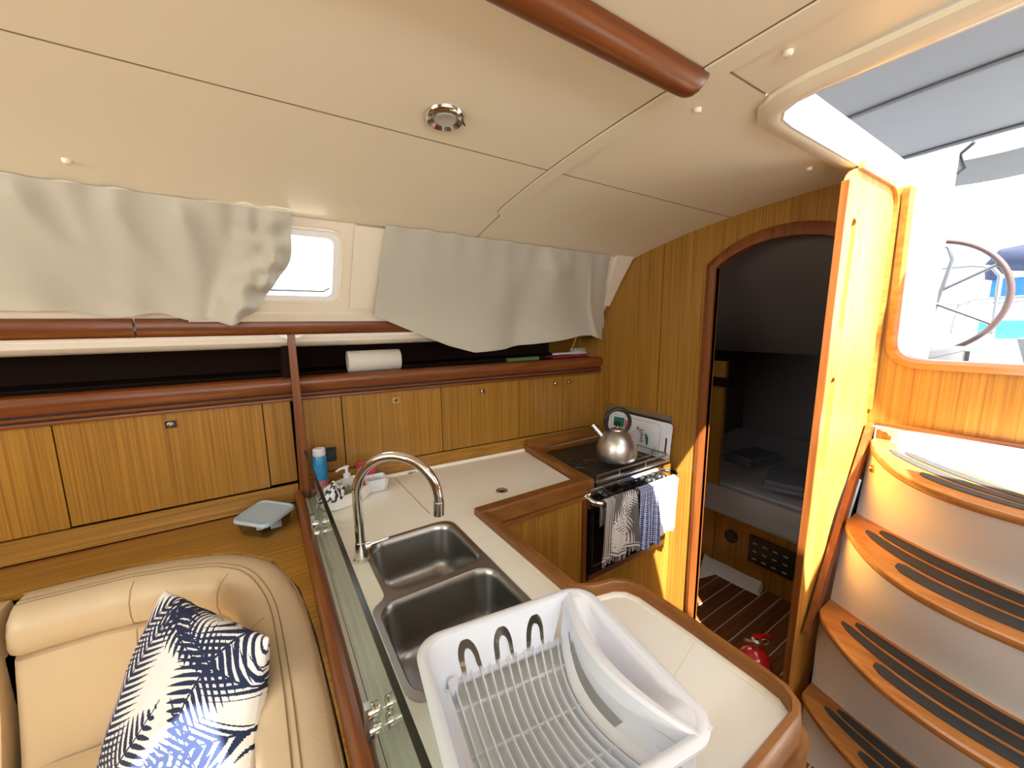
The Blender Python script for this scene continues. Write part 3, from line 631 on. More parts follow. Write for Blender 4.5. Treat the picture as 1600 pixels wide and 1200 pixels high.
hole = roundpoly([(0.182, 0.642), (0.543, 0.642), (0.543, 1.286), (0.226, 1.286), (0.226, 0.985, 0.02), (0.182, 0.955, 0.02)], 0.06, 7)
MB().cdt(outl, [hole], lambda x, y: (x, y, CZ), 0.12).build('laminate_top', 'counter', wt, solid=0.014, off=-1, normals=False)
def rail(path, name, w0=0.0, w1=0.052, h=0.032, low=0.888, m='fiddle'):
    return MB().sweep(path, [(w0, low), (w0, CZ+h-0.006), (w0+0.006, CZ+h), (w1-0.008, CZ+h-0.001), (w1-0.001, CZ+h-0.008), (w1, low)]).build(name, m, wt)
rail([(0.636, 0.70), (0.636, 1.205)][::-1], 'fiddle_rail', 0.0, 0.036)
rail([(1.22, 1.262), (0.68, 1.262)][::-1][::1] if False else [(1.215, 1.263), (0.66, 1.263), (0.637, 1.263)], 'fiddle_rail', 0.0, 0.055)
rail([(1.238, 1.79), (1.169, 1.21)], 'fiddle_rail', 0.0, 0.05)
widepath = [(0.637, 0.715), (0.655, 0.690), (0.69, 0.668), (0.745, 0.655), (0.772, 0.635), (0.784, 0.60), (0.786, 0.45), (0.783, 0.30), (0.779, 0.265), (0.765, 0.245), (0.742, 0.236), (0.60, 0.236), (0.30, 0.236), (0.12, 0.236)]
MB().sweep(widepath, [(0.0, 0.885), (0.0, CZ+0.032), (0.004, CZ+0.038), (0.014, CZ+0.038), (0.019, CZ+0.032), (0.022, 0.885)]).build('raised_rim', 'fiddle', wt)
MB().sweep(widepath, [(-0.012, CZ-0.004), (-0.012, CZ+0.002), (-0.003, CZ+0.008), (0.001, CZ+0.008), (0.001, CZ-0.004)]).build('rim_bead', 'counter', wt)
MB().sweep([(0.636, 0.70), (0.636, 1.262), (1.168, 1.262)], [(0.0, CZ-0.002), (0.0, CZ+0.003), (0.007, CZ+0.0015), (0.007, CZ-0.002)]).build('edge_bead', 'counter', wt)
MB().loft([[(x, ywall(x)-0.014, CZ-0.002), (x, ywall(x)-0.030, CZ-0.002), (x, ywall(x)-0.020, CZ+0.012), (x, ywall(x)-0.014, CZ+0.012)] for x in (0.13, 1.235)]).build('back_bead', 'counter', wt)
# icebox lid: two hairline joints, ring pull and two latches
def strip(a, c, w_, z, name, m, par):
    a = Vector(a); c = Vector(c); d = (c-a).normalized(); n = Vector((-d.y, d.x))*w_/2
    MB().hexa([(*(a-n), z-0.001), (*(c-n), z-0.001), (*(c+n), z-0.001), (*(a+n), z-0.001)], [(*(a-n), z+0.0006), (*(c-n), z+0.0006), (*(c+n), z+0.0006), (*(a+n), z+0.0006)]).build(name, m, par, smooth=False)
la, lb = pz(617, 747, CZ), pz(672, 803, CZ)
strip((la.x, la.y), (lb.x, lb.y), 0.003, CZ, 'lid_joint', 'stitch', wt)
strip((0.655, 0.41), (0.785, 0.44), 0.002, CZ, 'laminate_joint', 'sealant', wt)
vp = pz(784, 767, CZ)
rg = MB().lathe([(0.026, 0), (0.026, 0.003), (0.020, 0.0045), (0.015, 0.003), (0.013, 0.0005)], (vp.x, vp.y, CZ), 32, cap=False).build('ring_pull', 'steel', wt)
MB().lathe([(0.014, 0.0008), (0.001, 0.0008)], (vp.x, vp.y, CZ), 24).build('ring_recess', 'black', rg)
MB().box((vp.x-0.010, vp.y-0.004, CZ), (vp.x+0.010, vp.y+0.004, CZ+0.005), 0.002).build('ring_tab', 'chrome', rg)
for c in ((643, 738), (782, 710)):
    p = pz(*c, CZ); l = MB().box((p.x-0.020, p.y-0.012, CZ-0.0005), (p.x+0.020, p.y+0.012, CZ+0.004), 0.003).build('lid_latch', 'black', wt)
    MB().tube([(p.x-0.013, p.y+0.006, CZ+0.004), (p.x-0.013, p.y-0.006, CZ+0.007), (p.x+0.013, p.y-0.006, CZ+0.007), (p.x+0.013, p.y+0.006, CZ+0.004)], 0.0015, 6).build('latch_loop', 'chrome', l)

# --- sink
sk = thing('double_sink', 'stainless steel double bowl sink let into the white worktop', 'sink', (0.36, 0.96, 0.74))
MB().cdt(roundpoly([(0.179, 0.639), (0.546, 0.639), (0.546, 1.289), (0.223, 1.289), (0.223, 0.987, 0.02), (0.179, 0.957, 0.02)], 0.06, 7), [rounded(*bowl1, 0.055), rounded(*bowl2, 0.055)], lambda x, y: (x, y, CZ+0.0022), 0.08).build('flange', 'sinksteel', sk, solid=0.0015, off=-1, normals=False)
for bw in (bowl1, bowl2):
    R = []
    for off, z in ((-0.001, CZ+0.0022), (0.004, CZ-0.003), (0.008, CZ-0.02), (0.016, CZ-0.115), (0.022, CZ-0.14), (0.036, CZ-0.155), (0.055, CZ-0.16), (0.14, CZ-0.163)):
        rr = max(0.02, 0.055-off*0.2) if off < 0.1 else 0.01
        x0, y0, x1, y1 = bw; R.append([(x, y, z) for x, y in rounded(x0+off, y0+off, x1-off, y1-off, rr, 7)])
    R = R[::-1]
    o = MB().loft(R, cap=False); o.bm.verts.ensure_lookup_table()
    o.bm.faces.new([v for v in o.bm.verts][:len(R[0])])
    ob = o.build('bowl', 'sinksteel', sk, normals=False, solid=0.0015, off=1)
    cxx, cyy = (bw[0]+bw[2])/2, (bw[1]+bw[3])/2
    MB().lathe([(0.036, 0.0), (0.036, 0.003), (0.028, 0.003), (0.022, -0.001), (0.001, -0.001)], (cxx, cyy, CZ-0.162), 28).build('drain', 'chrome', ob)
# --- tap
ft = thing('kitchen_tap', 'tall chrome gooseneck tap standing beside the sink', 'tap', (0.205, 1.20, CZ))
bx_, by_ = 0.208, 1.205; dirv = Vector((0.206, -0.183, 0)).normalized(); RR = 0.131
MB().lathe([(0.026, 0), (0.026, 0.006), (0.020, 0.010), (0.0175, 0.05), (0.016, 0.06)], (bx_, by_, CZ), 28).build('base_ring', 'chrome', ft)
pts = [Vector((bx_, by_, z)) for z in (CZ+0.05, CZ+0.10, CZ+0.16, 1.13)]
for k in range(1, 25):
    t = PI*k/24*1.04; pts.append(Vector((bx_, by_, 1.135)) + dirv*(RR-RR*math.cos(t)) + Vector((0, 0, RR*math.sin(t))))
MB().tube(pts, 0.0145, 18).build('spout', 'chrome', ft)
e = pts[-1]; ed = (pts[-1]-pts[-2]).normalized()
MB().tube([e-ed*0.012, e+ed*0.03], 0.0162, 18).build('nozzle', 'chrome', ft)
hv = Vector((0.9, -0.1, 0.12)).normalized(); hp = Vector((bx_, by_, CZ+0.04))
MB().tube([hp, hp+hv*0.03], 0.012, 14).build('lever_hub', 'chrome', ft)
MB().tube([hp+hv*0.02, hp+hv*0.085], [0.005, 0.004], 10).build('lever', 'chrome', ft)

# ================================================================== GLASS PARTITION + RAIL
gp = thing('glass_partition', 'low clear glass screen with a dark polished edge between galley and sofa', 'glass screen', (0.12, 1.0, 0.90))
def gy(y): return 0.12
GT = 1.133
MB().box((0.1155, 0.05, 0.925), (0.1245, 1.80, GT-0.004)).build('glass_pane', 'glass', gp, smooth=False)
MB().box((0.1150, 0.05, GT-0.004), (0.1250, 1.80, GT), 0.001, 1).build('polished_edge', 'glassedge', gp, smooth=False)
for Y in (0.605, 1.40):
    for dz in (0.0, 0.035):
        zz = 1.005-dz if Y < 1 else 0.985-dz
        b = MB().lathe([(0.012, 0), (0.013, 0.003), (0.013, 0.012), (0.012, 0.014)], (0.1255, Y, zz), 20, (1, 0, 0))
        b.lathe([(0.012, 0), (0.013, 0.003), (0.013, 0.018), (0.012, 0.020)], (0.1145, Y, zz), 20, (-1, 0, 0)); b.build('clamp', 'chrome', gp)
    MB().box((0.090, Y-0.008, 0.93), (0.102, Y+0.008, 1.02), 0.002).build('clamp_bracket', 'steel', gp)
kr = tag(MB().prof([(0.066, 0.86), (0.066, 0.94), (0.070, 0.955), (0.080, 0.964), (0.090, 0.964), (0.098, 0.956), (0.101, 0.94), (0.101, 0.86)], 'y', 0.0, 1.798).build('partition_rail', 'mahog_y'), 'rounded mahogany rail along the foot of the glass screen', 'rail')
tag(MB().box((0.074, 0.0, 0.02), (0.1125, 1.80, 0.858)).build('wall_partition', 'oak', smooth=False), kind='structure')
MB().box((0.1035, 0.0, 0.90), (0.1125, 1.80, 0.924), 0.002).build('sealing_strip', 'counter', gp)

# ================================================================== ITEMS IN THE GALLEY CORNER
sp = thing('spray_can', 'blue aerosol can with white cap in the corner behind the glass screen', 'can', (0.18, 1.78, CZ))
MB().lathe([(0.026, 0), (0.028, 0.004), (0.028, 0.165), (0.022, 0.178)], (0.172, 1.800, CZ+0.003), 28).build('can_body', 'bluecan', sp)
MB().lathe([(0.024, 0.176), (0.026, 0.180), (0.025, 0.204), (0.020, 0.208), (0.001, 0.208)], (0.172, 1.800, CZ+0.003), 28).build('cap', 'whiteplastic', sp)
MB().lathe([(0.0284, 0.02), (0.0284, 0.07)], (0.172, 1.800, CZ+0.003), 28, cap=False).build('label_band', 'pinkprint', sp)
so = py(510, 711, 1.855)
sck = thing('wall_socket', 'black socket cover on the oak panel behind the spray can', 'socket', (so.x+0.02, 1.865, so.z))
MB().box((so.x-0.012, 1.850, so.z-0.032), (so.x+0.040, 1.868, so.z+0.030), 0.006).build('cover', 'black', sck)
MB().box((so.x+0.0, 1.847, so.z-0.012), (so.x+0.028, 1.851, so.z+0.012), 0.002).build('flap', 'castiron', sck)
# oval washing-up tray
cx, cy = 0.255, 1.70; ca, cb, rot = 0.135, 0.080, math.radians(38)
def ov(a, c_, n=40): return [(cx+a*math.cos(t)*math.cos(rot)-c_*math.sin(t)*math.sin(rot), cy+a*math.cos(t)*math.sin(rot)+c_*math.sin(t)*math.cos(rot)) for t in [2*PI*k/n for k in range(n)]]
cad = thing('washing_up_tray', 'white oval plastic tray holding the soap bottle and cloth', 'tray', (cx, cy, CZ))
b = MB(); R = []
for f_, z in ((0.80, CZ+0.003), (0.95, CZ+0.004), (1.0, CZ+0.03), (1.04, CZ+0.055), (1.0, CZ+0.057), (0.93, CZ+0.03), (0.88, CZ+0.010), (0.3, CZ+0.009)): R.append([(x, y, z) for x, y in ov(ca*f_, cb*f_)])
b.loft(R); b.build('tray_shell', 'gelwhite', cad)
sb = thing('soap_dispenser', 'clear soap pump bottle with white pump standing in the oval tray', 'soap bottle', (0.262, 1.71, CZ+0.01))
MB().lathe([(0.028, 0), (0.031, 0.004), (0.031, 0.055), (0.022, 0.075), (0.012, 0.080)], (0.262, 1.71, CZ+0.011), 26).build('bottle', 'clear', sb)
MB().lathe([(0.027, 0.002), (0.0275, 0.03), (0.001, 0.031)], (0.262, 1.71, CZ+0.011), 24).build('soap', mat('pale_soap', (0.5, 0.52, 0.40), 0.3), sb)
MB().lathe([(0.014, 0.078), (0.015, 0.095), (0.006, 0.098), (0.006, 0.118), (0.010, 0.120), (0.011, 0.128), (0.001, 0.129)], (0.262, 1.71, CZ+0.011), 20).build('pump', 'whiteplastic', sb)
MB().tube([(0.262, 1.71, CZ+0.134), (0.235, 1.70, CZ+0.135), (0.218, 1.694, CZ+0.129)], [0.006, 0.005, 0.004], 10).build('pump_spout', 'whiteplastic', sb)
# printed dish cloth crumpled
def ragP(u, v):
    a = lerp(-0.06, 0.06, u); c_ = lerp(-0.075, 0.06, v); h = 0.055*math.exp(-((a*a+c_*c_)/0.0035)) + 0.018*noise.noise(Vector((a*38, c_*38, 3)))
    return (0.192+a*0.8+c_*0.30, 1.635+c_*0.95+a*0.1, CZ+0.028+max(0.004, h+0.02))
def ragC(u, v): return 1.0 if noise.noise(Vector((u*9, v*9, 2)))+0.4*noise.noise(Vector((u*25, v*25, 4))) > 0.06 else 0.0
tag(MB().grid(90, 90, ragP, ragC).build('dish_cloth', 'ragprint', None, solid=0.002, normals=False), 'crumpled white dish cloth with navy print behind the glass screen', 'cloth')
pc = thing('pink_scoop', 'open pink plastic cup standing behind the oval tray', 'cup', (0.36, 1.80, CZ))
MB().loft([[(x, y, CZ+0.004) for x, y in rounded(0.335, 1.775, 0.385, 1.815, 0.01)], [(x, y, CZ+0.105) for x, y in rounded(0.318, 1.765, 0.402, 1.825, 0.012)], [(x, y, CZ+0.105) for x, y in rounded(0.322, 1.769, 0.398, 1.821, 0.010)], [(x, y, CZ+0.008) for x, y in rounded(0.338, 1.778, 0.382, 1.812, 0.008)]]).build('cup_wall', 'pink', pc)
bk = thing('ribbed_basket', 'small white ribbed plastic basket next to the tap', 'basket', (0.37, 1.72, CZ))
MB().loft([[(x, y, CZ+0.003) for x, y in rounded(0.345, 1.69, 0.415, 1.75, 0.012)], [(x, y, CZ+0.06) for x, y in rounded(0.335, 1.68, 0.425, 1.76, 0.014)], [(x, y, CZ+0.06) for x, y in rounded(0.339, 1.684, 0.421, 1.756, 0.012)], [(x, y, CZ+0.008) for x, y in rounded(0.349, 1.694, 0.411, 1.746, 0.010)]]).build('basket_wall', 'whiteplastic', bk)
b = MB()
for i in range(10):
    t = i/9; b.tube([(lerp(0.346, 0.414, t), 1.690, CZ+0.006), (lerp(0.336, 0.424, t), 1.680, CZ+0.056)], 0.0018, 5)
    b.tube([(0.415, lerp(1.69, 1.75, t), CZ+0.006), (0.425, lerp(1.68, 1.76, t), CZ+0.056)], 0.0018, 5)
b.build('ribs', 'whiteplastic', bk)
# food box on the ledge
fb = thing('food_box', 'clear plastic food box with blue-grey lid on the oak ledge', 'food box', (-0.03, 1.68, 0.89))
def fbr(off, z):
    c = [(-0.135, 1.655), (-0.035, 1.545), (0.060, 1.665), (-0.045, 1.785)]
    m0 = Vector((sum(p[0] for p in c)/4, sum(p[1] for p in c)/4)); cc = [tuple(m0+(Vector(p)-m0)*(1+off)*1.10+Vector((-0.004, 0.012))) for p in c]
    return [(x, y, z) for x, y in roundpoly(cc, 0.028, 5)]
FZ = 0.891
MB().loft([fbr(-0.22, FZ), fbr(-0.18, FZ+0.004), fbr(-0.08, FZ+0.052), fbr(-0.10, FZ+0.052), fbr(-0.20, FZ+0.006)]).build('tub', 'clear', fb)
MB().loft([fbr(-0.03, FZ+0.050), fbr(0.0, FZ+0.052), fbr(0.0, FZ+0.060), fbr(-0.03, FZ+0.064), fbr(-0.10, FZ+0.064), fbr(-0.13, FZ+0.060), fbr(-0.5, FZ+0.060)]).build('lid', 'lidplastic', fb)
for i, (x, y, lab, nm) in enumerate([(-0.055, 1.64, 'white rolled cable end inside the food box, left side', 'cable_coil'), (-0.01, 1.650, 'white plug adapter inside the food box, near its front corner', 'adapter'), (-0.045, 1.70, 'grey pouch inside the food box, at its back', 'pouch')]):
    if i == 0:
        pts = [(x+0.016*math.cos(t), y+0.012*math.sin(t), FZ+0.014+0.0022*t/2) for t in [k*0.5 for k in range(50)]]
        o = MB().tube(pts, 0.0030, 6).build(nm, 'whiteplastic')
    else:
        o = MB().box((x-0.018, y-0.016, FZ+0.007), (x+0.018, y+0.016, FZ+0.028), 0.007).build(nm, 'whiteplastic' if i == 1 else 'bluegrey')
    tag(o, lab, 'box content')

# ================================================================== STOVE
st = thing('gimballed_stove', 'stainless steel two-burner boat stove with black glass oven door', 'stove', (1.47, 1.42, 0.46))
SX0, SX1, SY0, SY1 = 1.190, 1.755, 1.20, 1.66
MB().box((SX0+0.09, SY0+0.02, 0.46), (SX1, SY1, 0.895), 0.004).build('oven_body', 'steel', st)
MB().box((SX0-0.01, SY0-0.012, 0.818), (SX1+0.004, SY0+0.02, 0.915), 0.006).build('control_panel', 'chrome', st)
dr = MB().box((SX0-0.004, SY0-0.004, 0.485), (SX1, SY0+0.019, 0.812), 0.005).build('oven_door', 'blackglass', st)
MB().box((SX0+0.015, SY0-0.0062, 0.522), (SX1-0.02, SY0-0.004, 0.526)).build('door_line', 'steel', dr, smooth=False)
MB().box((SX0+0.015, SY0-0.0062, 0.522), (SX0+0.019, SY0-0.004, 0.80)).build('door_line', 'steel', dr, smooth=False)
MB().box((SX0-0.004, SY0-0.002, 0.455), (SX1, SY0+0.019, 0.482), 0.004).build('kick_strip', 'steel', st)
MB().lathe([(0.006, 0), (0.006, 0.004), (0.001, 0.006)], (1.46, SY0-0.004, 0.500), 14, (0, -1, 0)).build('door_badge', 'chrome', st)
for X in (1.268, 1.300, 1.565, 1.60, 1.645, 1.680):
    k = MB().lathe([(0.014, 0), (0.019, 0.003), (0.018, 0.022), (0.014, 0.028), (0.001, 0.029)], (X, SY0-0.012, 0.868 if X in (1.268, 1.565, 1.645) else 0.860), 22, (0, -1, 0)).build('knob', 'black', st)
MB().prism([(1.226, SY0-0.004), (SX1, SY0-0.004), (SX1, SY1), (1.285, SY1)], 0.900, 0.926, 0.003).build('cooktop', 'castiron', st)
MB().box((1.225, SY0-0.008, 0.926), (SX1, SY0+0.010, 0.934), 0.003).build('cooktop_lip', 'steel', st)
for cxb, cyb, r in ((1.335, 1.44, 0.045), (1.60, 1.36, 0.05)):
    MB().lathe([(r+0.018, 0), (r+0.016, 0.004), (r, 0.006), (r-0.01, 0.016), (0.001, 0.018)], (cxb, cyb, 0.926), 28).build('burner', 'black', st)
b = MB()
for cxb, cyb in ((1.335, 1.44), (1.60, 1.36)):
    for k in range(4):
        a = PI/4+k*PI/2; b.tube([(cxb+0.025*math.cos(a), cyb+0.025*math.sin(a), 0.949), (cxb+0.10*math.cos(a), cyb+0.10*math.sin(a), 0.949), (cxb+0.10*math.cos(a), cyb+0.10*math.sin(a), 0.928)], 0.0032, 6)
b.build('pan_support', 'castiron', st)
b = MB()
zf = 0.962
b.tube([(1.232, SY0+0.0, zf), (SX1-0.02, SY0+0.0, zf), (SX1-0.005, SY0+0.012, zf), (SX1-0.004, SY1-0.01, zf), (1.29, SY1-0.01, zf)], 0.0042, 8)
for x, y in ((1.235, SY0), (1.38, SY0), (1.57, SY0), (SX1-0.02, SY0), (SX1-0.004, 1.30), (SX1-0.004, 1.45), (SX1-0.004, SY1-0.01), (1.29, SY1-0.01)): b.tube([(x, y, 0.926), (x, y, zf)], 0.003, 6)
b.tube([(1.52, SY0+0.06, 0.952), (SX1-0.01, SY0+0.06, 0.952)], 0.003, 6); b.tube([(1.64, SY0, 0.952), (1.64, SY0+0.10, 0.952)], 0.003, 6)
b.build('fiddle_rail', 'steel', st)
# grab bar in front of the stove
RY, RZ = 1.135, 0.862
gbar = thing('grab_bar', 'polished steel crash bar across the front of the stove', 'bar', (1.45, RY, RZ))
MB().tube([(1.172, 1.196, RZ+0.012), (1.175, 1.16, RZ+0.004), (1.195, 1.140, RZ), (1.24, RY, RZ), (1.70, RY, RZ), (1.75, 1.14, RZ), (1.775, 1.16, RZ), (1.80, 1.20, RZ)], 0.0115, 14).build('bar', 'chrome', gbar)
MB().tube([(1.19, 1.185, RZ-0.02), (1.22, 1.152, RZ-0.026), (1.27, 1.145, RZ-0.027), (1.70, 1.145, RZ-0.027)], 0.006, 10).build('oven_handle', 'chrome', gbar)
MB().lathe([(0.016, 0), (0.016, 0.004), (0.012, 0.007)], (1.170, 1.2035, RZ+0.012), 18, (0, -1, 0)).build('flange', 'chrome', gbar)
# bits of joinery beside / under the stove
tag(MB().box((1.18, 1.215, 0.03), (XB-0.002, 1.24, 0.44), 0.002).build('stove_plinth', 'oak', smooth=False), 'oak panel below the stove', 'panel')
tag(MB().box((1.762, 1.215, 0.44), (XB-0.002, 1.235, 0.80), 0.002).build('stove_side_filler', 'oak', smooth=False), 'narrow oak filler strip at the right of the stove', 'panel')
tag(MB().loft([[(x, ywall(x)-0.02, 0.90), (x, ywall(x)-0.09, 0.90), (x, ywall(x)-0.09, 0.925), (x, ywall(x)-0.02, 0.985)] for x in (1.245, XB-0.004)], 0.003).build('stove_back_board', 'fiddle'), 'sloping varnished board behind the stove', 'board')
# splash plate and cutting board
tag(MB().box((XB-0.006, 1.235, 0.80), (XB-0.002, 1.700, 1.150), 0.001).build('splash_plate', 'steel', smooth=False), 'brushed steel splash plate on the bulkhead behind the stove', 'splash plate')
cbd = thing('cutting_board', 'white plastic cutting board with printed label leaning on the bulkhead', 'cutting board', (1.78, 1.4, 0.93))
def cbp(y, z): # leaning plane
    return (1.795-(1.12-z)*0.11-0.01, y, z)
cbq = MB().cdt(rounded(1.205, 0.865, 1.640, 1.118, 0.022), [rounded(1.225, 0.955, 1.240, 1.040, 0.007)], lambda y, z: cbp(y, z), 0.08).build('board', 'whiteplastic', cbd, solid=0.008, off=0, normals=False)
b = MB(); pth = rounded(1.27, 0.885, 1.62, 1.10, 0.02); b.tube([Vector(cbp(y, z))+Vector((-0.0045, 0, 0)) for y, z in pth], 0.0016, 5, closed=True); b.build('juice_groove', 'lettering', cbd)
def flat(pts, name, m, par, d=-0.006): MB().cdt(pts, [], lambda y, z: tuple(Vector(cbp(y, z))+Vector((d, 0, 0))), 0.03).build(name, m, par, normals=False, smooth=False)
flat([(1.405, 1.04), (1.345, 0.965)] + [(1.345+0.06*t - 0.035*math.sin(PI*t)*0.6, 0.965+0.075*t-0.02*math.sin(PI*t)) for t in (0.2, 0.4, 0.6, 0.8)][::1], 'leaf_mark', 'green', cbd) if False else flat([(1.368, 1.035), (1.352, 1.030), (1.341, 1.010), (1.340, 0.985), (1.348, 0.965), (1.356, 0.990)], 'leaf_mark', 'green', cbd)
flat([(1.60, 1.085), (1.52, 1.090), (1.52, 1.035), (1.60, 1.030)], 'label_patch', 'green', cbd)
flat([(1.515, 1.085), (1.478, 1.075), (1.475, 1.030), (1.515, 1.030)], 'label_patch', 'pinkprint', cbd)
flat([(1.425, 1.060), (1.418, 1.062), (1.410, 1.048), (1.418, 1.040)], 'label_mark', 'ink', cbd)
cu = bpy.data.curves.new('txt', 'FONT'); cu.body = 'Flexy'; cu.size = 0.046; cu.extrude = 0.0003
to = bpy.data.objects.new('txt', cu); C.objects.link(to); bpy.context.view_layer.update()
me = bpy.data.meshes.new_from_object(to.evaluated_get(bpy.context.evaluated_depsgraph_get())); bpy.data.objects.remove(to)
# text runs downwards: local +x -> -z, local +y -> -y (outboard to inboard), facing -x
for v in me.vertices:
    q_ = Vector(cbp(1.378+v.co.y*0.85, 1.052-v.co.x*0.78)) + Vector((-0.0062, 0, 0)); v.co = q_-Vector((1.78, 1.4, 0.93))
me.materials.append(M['ink']); lo = bpy.data.objects.new('printed_word', me); C.objects.link(lo); lo.parent = cbd
for j in range(3): flat([(1.30-j*0.006, 0.975), (1.297-j*0.006, 0.975), (1.297-j*0.006, 0.940), (1.30-j*0.006, 0.940)], 'small_print', 'lettering', cbd)
# kettle
KC = Vector((1.497, 1.325, 0.953))
KS = 1.13
kt = thing('kettle', 'brushed steel whistling kettle with black ring handle on the stove', 'kettle', KC)
MB().lathe([(r*KS, h*KS) for r, h in [(0.070, 0), (0.086, 0.004), (0.091, 0.015), (0.0915, 0.035), (0.088, 0.065), (0.078, 0.095), (0.060, 0.119), (0.040, 0.133), (0.028, 0.137), (0.001, 0.138)]], KC, 48).build('body', 'kettlesteel', kt)
MB().lathe([(r*KS, h*KS) for r, h in [(0.030, 0.136), (0.029, 0.141), (0.020, 0.146), (0.006, 0.148), (0.006, 0.156)]], KC, 28).build('lid', 'kettlesteel', kt)
MB().lathe([(r*KS, h*KS) for r, h in [(0.008, 0.154), (0.014, 0.160), (0.015, 0.168), (0.009, 0.175), (0.001, 0.176)]], KC, 20).build('lid_knob', 'black', kt)
sd = Vector((-0.55, 0.75, 0)).normalized()
sA = KC+sd*0.070+Vector((0, 0, 0.108)); sB = KC+sd*0.115+Vector((0, 0, 0.158))
MB().tube([sA, sB], [0.018, 0.013], 16).build('spout', 'kettlesteel', kt)
MB().tube([sB-(sB-sA)*0.4, sB+(sB-sA)*0.25], [0.0145, 0.0125], 16).build('whistle', 'chrome', kt)
hd = (Vector((0.83, -0.55, 0))).normalized()
pts = [KC+hd*(0.062*math.cos(t))+Vector((0, 0, 0.196+0.066*math.sin(t))) for t in [math.radians(a) for a in range(-52, 233, 8)]]
MB().tube(pts, 0.0095, 12).build('handle', 'black', kt)

# ================================================================== DISH TOWELS
def towel(name, label, m, x0, x1, zb, depth=0.012, ph=0.0, pr=None, fr=False, back=0.12, flare=0.0, nu=70, nv=90, amp=0.006):
    t = thing(name, label, 'towel', ((x0+x1)/2, RY, zb), 'towels hung over the crash bar')
    ztop = RZ+0.0125
    Lf = ztop-zb; Lb = back; Lr = 0.04
    tot = Lf+Lr+Lb
    def P(u, v):
        s = v*tot; k = 0
        uu = lerp(x0, x1, u)
        if s < Lf:
            z = zb+s; w_ = 1-s/Lf; y = RY-0.0135-depth*0.3
            y -= (amp*math.sin(u*2*PI*2.2+ph)+amp*0.5*math.sin(u*2*PI*5+ph*2))*min(1, w_*1.6)
            x = uu + flare*w_*(u-0.5)+0.003*noise.noise(Vector((u*5, z*12, ph)))
            z += 0.006*math.sin(u*9+ph)*w_
        elif s < Lf+Lr:
            a = (s-Lf)/Lr*PI; y = RY-0.0145*math.cos(a); z = ztop-0.0135+0.0145*math.sin(a)+0.001; x = uu
        else:
            z = ztop-0.012-(s-Lf-Lr); y = RY+0.015+0.003*math.sin(u*12); x = uu
        return (x, y, z)
    MB().grid(nu, nv, P, (lambda u, v: pr(u, v*tot, x1-x0)) if pr else None).build('cloth', m, t, solid=0.0025, off=1, normals=False)
    if fr:
        b = MB()
        n = 34
        for i in range(n):
            p = Vector(P((i+0.5)/n, 0)); l = 0.022+0.008*random.random(); d = Vector((random.uniform(-.004, .004), random.uniform(-.004, .002), 0))
            b.tube([p+Vector((0, 0, 0.004)), p+d*0.6-Vector((0, 0, l*0.5)), p+d-Vector((0, 0, l))], [0.0022, 0.0020, 0.0026], 5)
        b.build('fringe', 'linen', t)
def frondmask(x, y, fronds):
    for (cx_, cy_, ang, ln, wd, sp_, bend) in fronds:
        dx, dy = x-cx_, y-cy_; c, s = math.cos(ang), math.sin(ang)
        a = dx*c+dy*s; l = -dx*s+dy*c; l -= bend*a*a
        if 0 < a < ln*1.05:
            al = abs(l)
            env = wd*min(1, (a/ln)*4+0.25)*max(0.05, (1-(a/ln)**3))
            if al < 0.0018*(1.2-a/ln)+0.0008: return 1.0
            if al < env:
                p = (a-al*0.85-0.25*al*al/wd)/sp_
                fr_ = p-math.floor(p)
                wdt = 0.66*(1-(al/env)**2)*min(1, al/(0.12*wd)+0.4)
                if abs(fr_-0.5) < wdt/2: return 1.0
    return 0.0
random.seed(9)
frT = [(random.uniform(-0.02, 0.2), random.uniform(-0.02, 0.4), random.uniform(0, 6.28), 0.17, 0.055, 0.018, random.uniform(-2, 2)) for _ in range(11)]
tA = py(945, 800, RY-0.015); tB = py(1000, 790, RY-0.015)
def greyprint(u, s, w_):
    if s < 0.02: return 1.0 if s > 0.008 and s < 0.016 else 0.0
    if u < 0.30: return 1.0 if (math.sin(u*130) > -0.2) else 0.3
    return 1-frondmask(u*w_, s, frT)
towel('dish_towel', 'grey and white leaf-pattern towel with fringed hem on the stove bar', 'leafgrey', 1.205, 1.405, 0.60, ph=0.5, pr=greyprint, fr=True, flare=0.05, nu=160, nv=220, amp=0.009)
def ging(u, s, w_):
    a = math.sin(u*w_*2*PI/0.011) > 0; c_ = math.sin(s*2*PI/0.011) > 0
    return 1.0 if (a and c_) else (0.5 if (a or c_) else 0.0)
towel('dish_towel', 'blue and white checked towel, middle one on the stove bar', 'gingham', 1.435, 1.575, 0.565, ph=2.0, pr=ging, flare=0.02, nu=150, nv=230, amp=0.012)
towel('dish_towel', 'plain white towel at the right end of the stove bar', 'towelwhite', 1.560, 1.715, 0.600, ph=3.2, amp=0.004, flare=-0.01, depth=0.03)

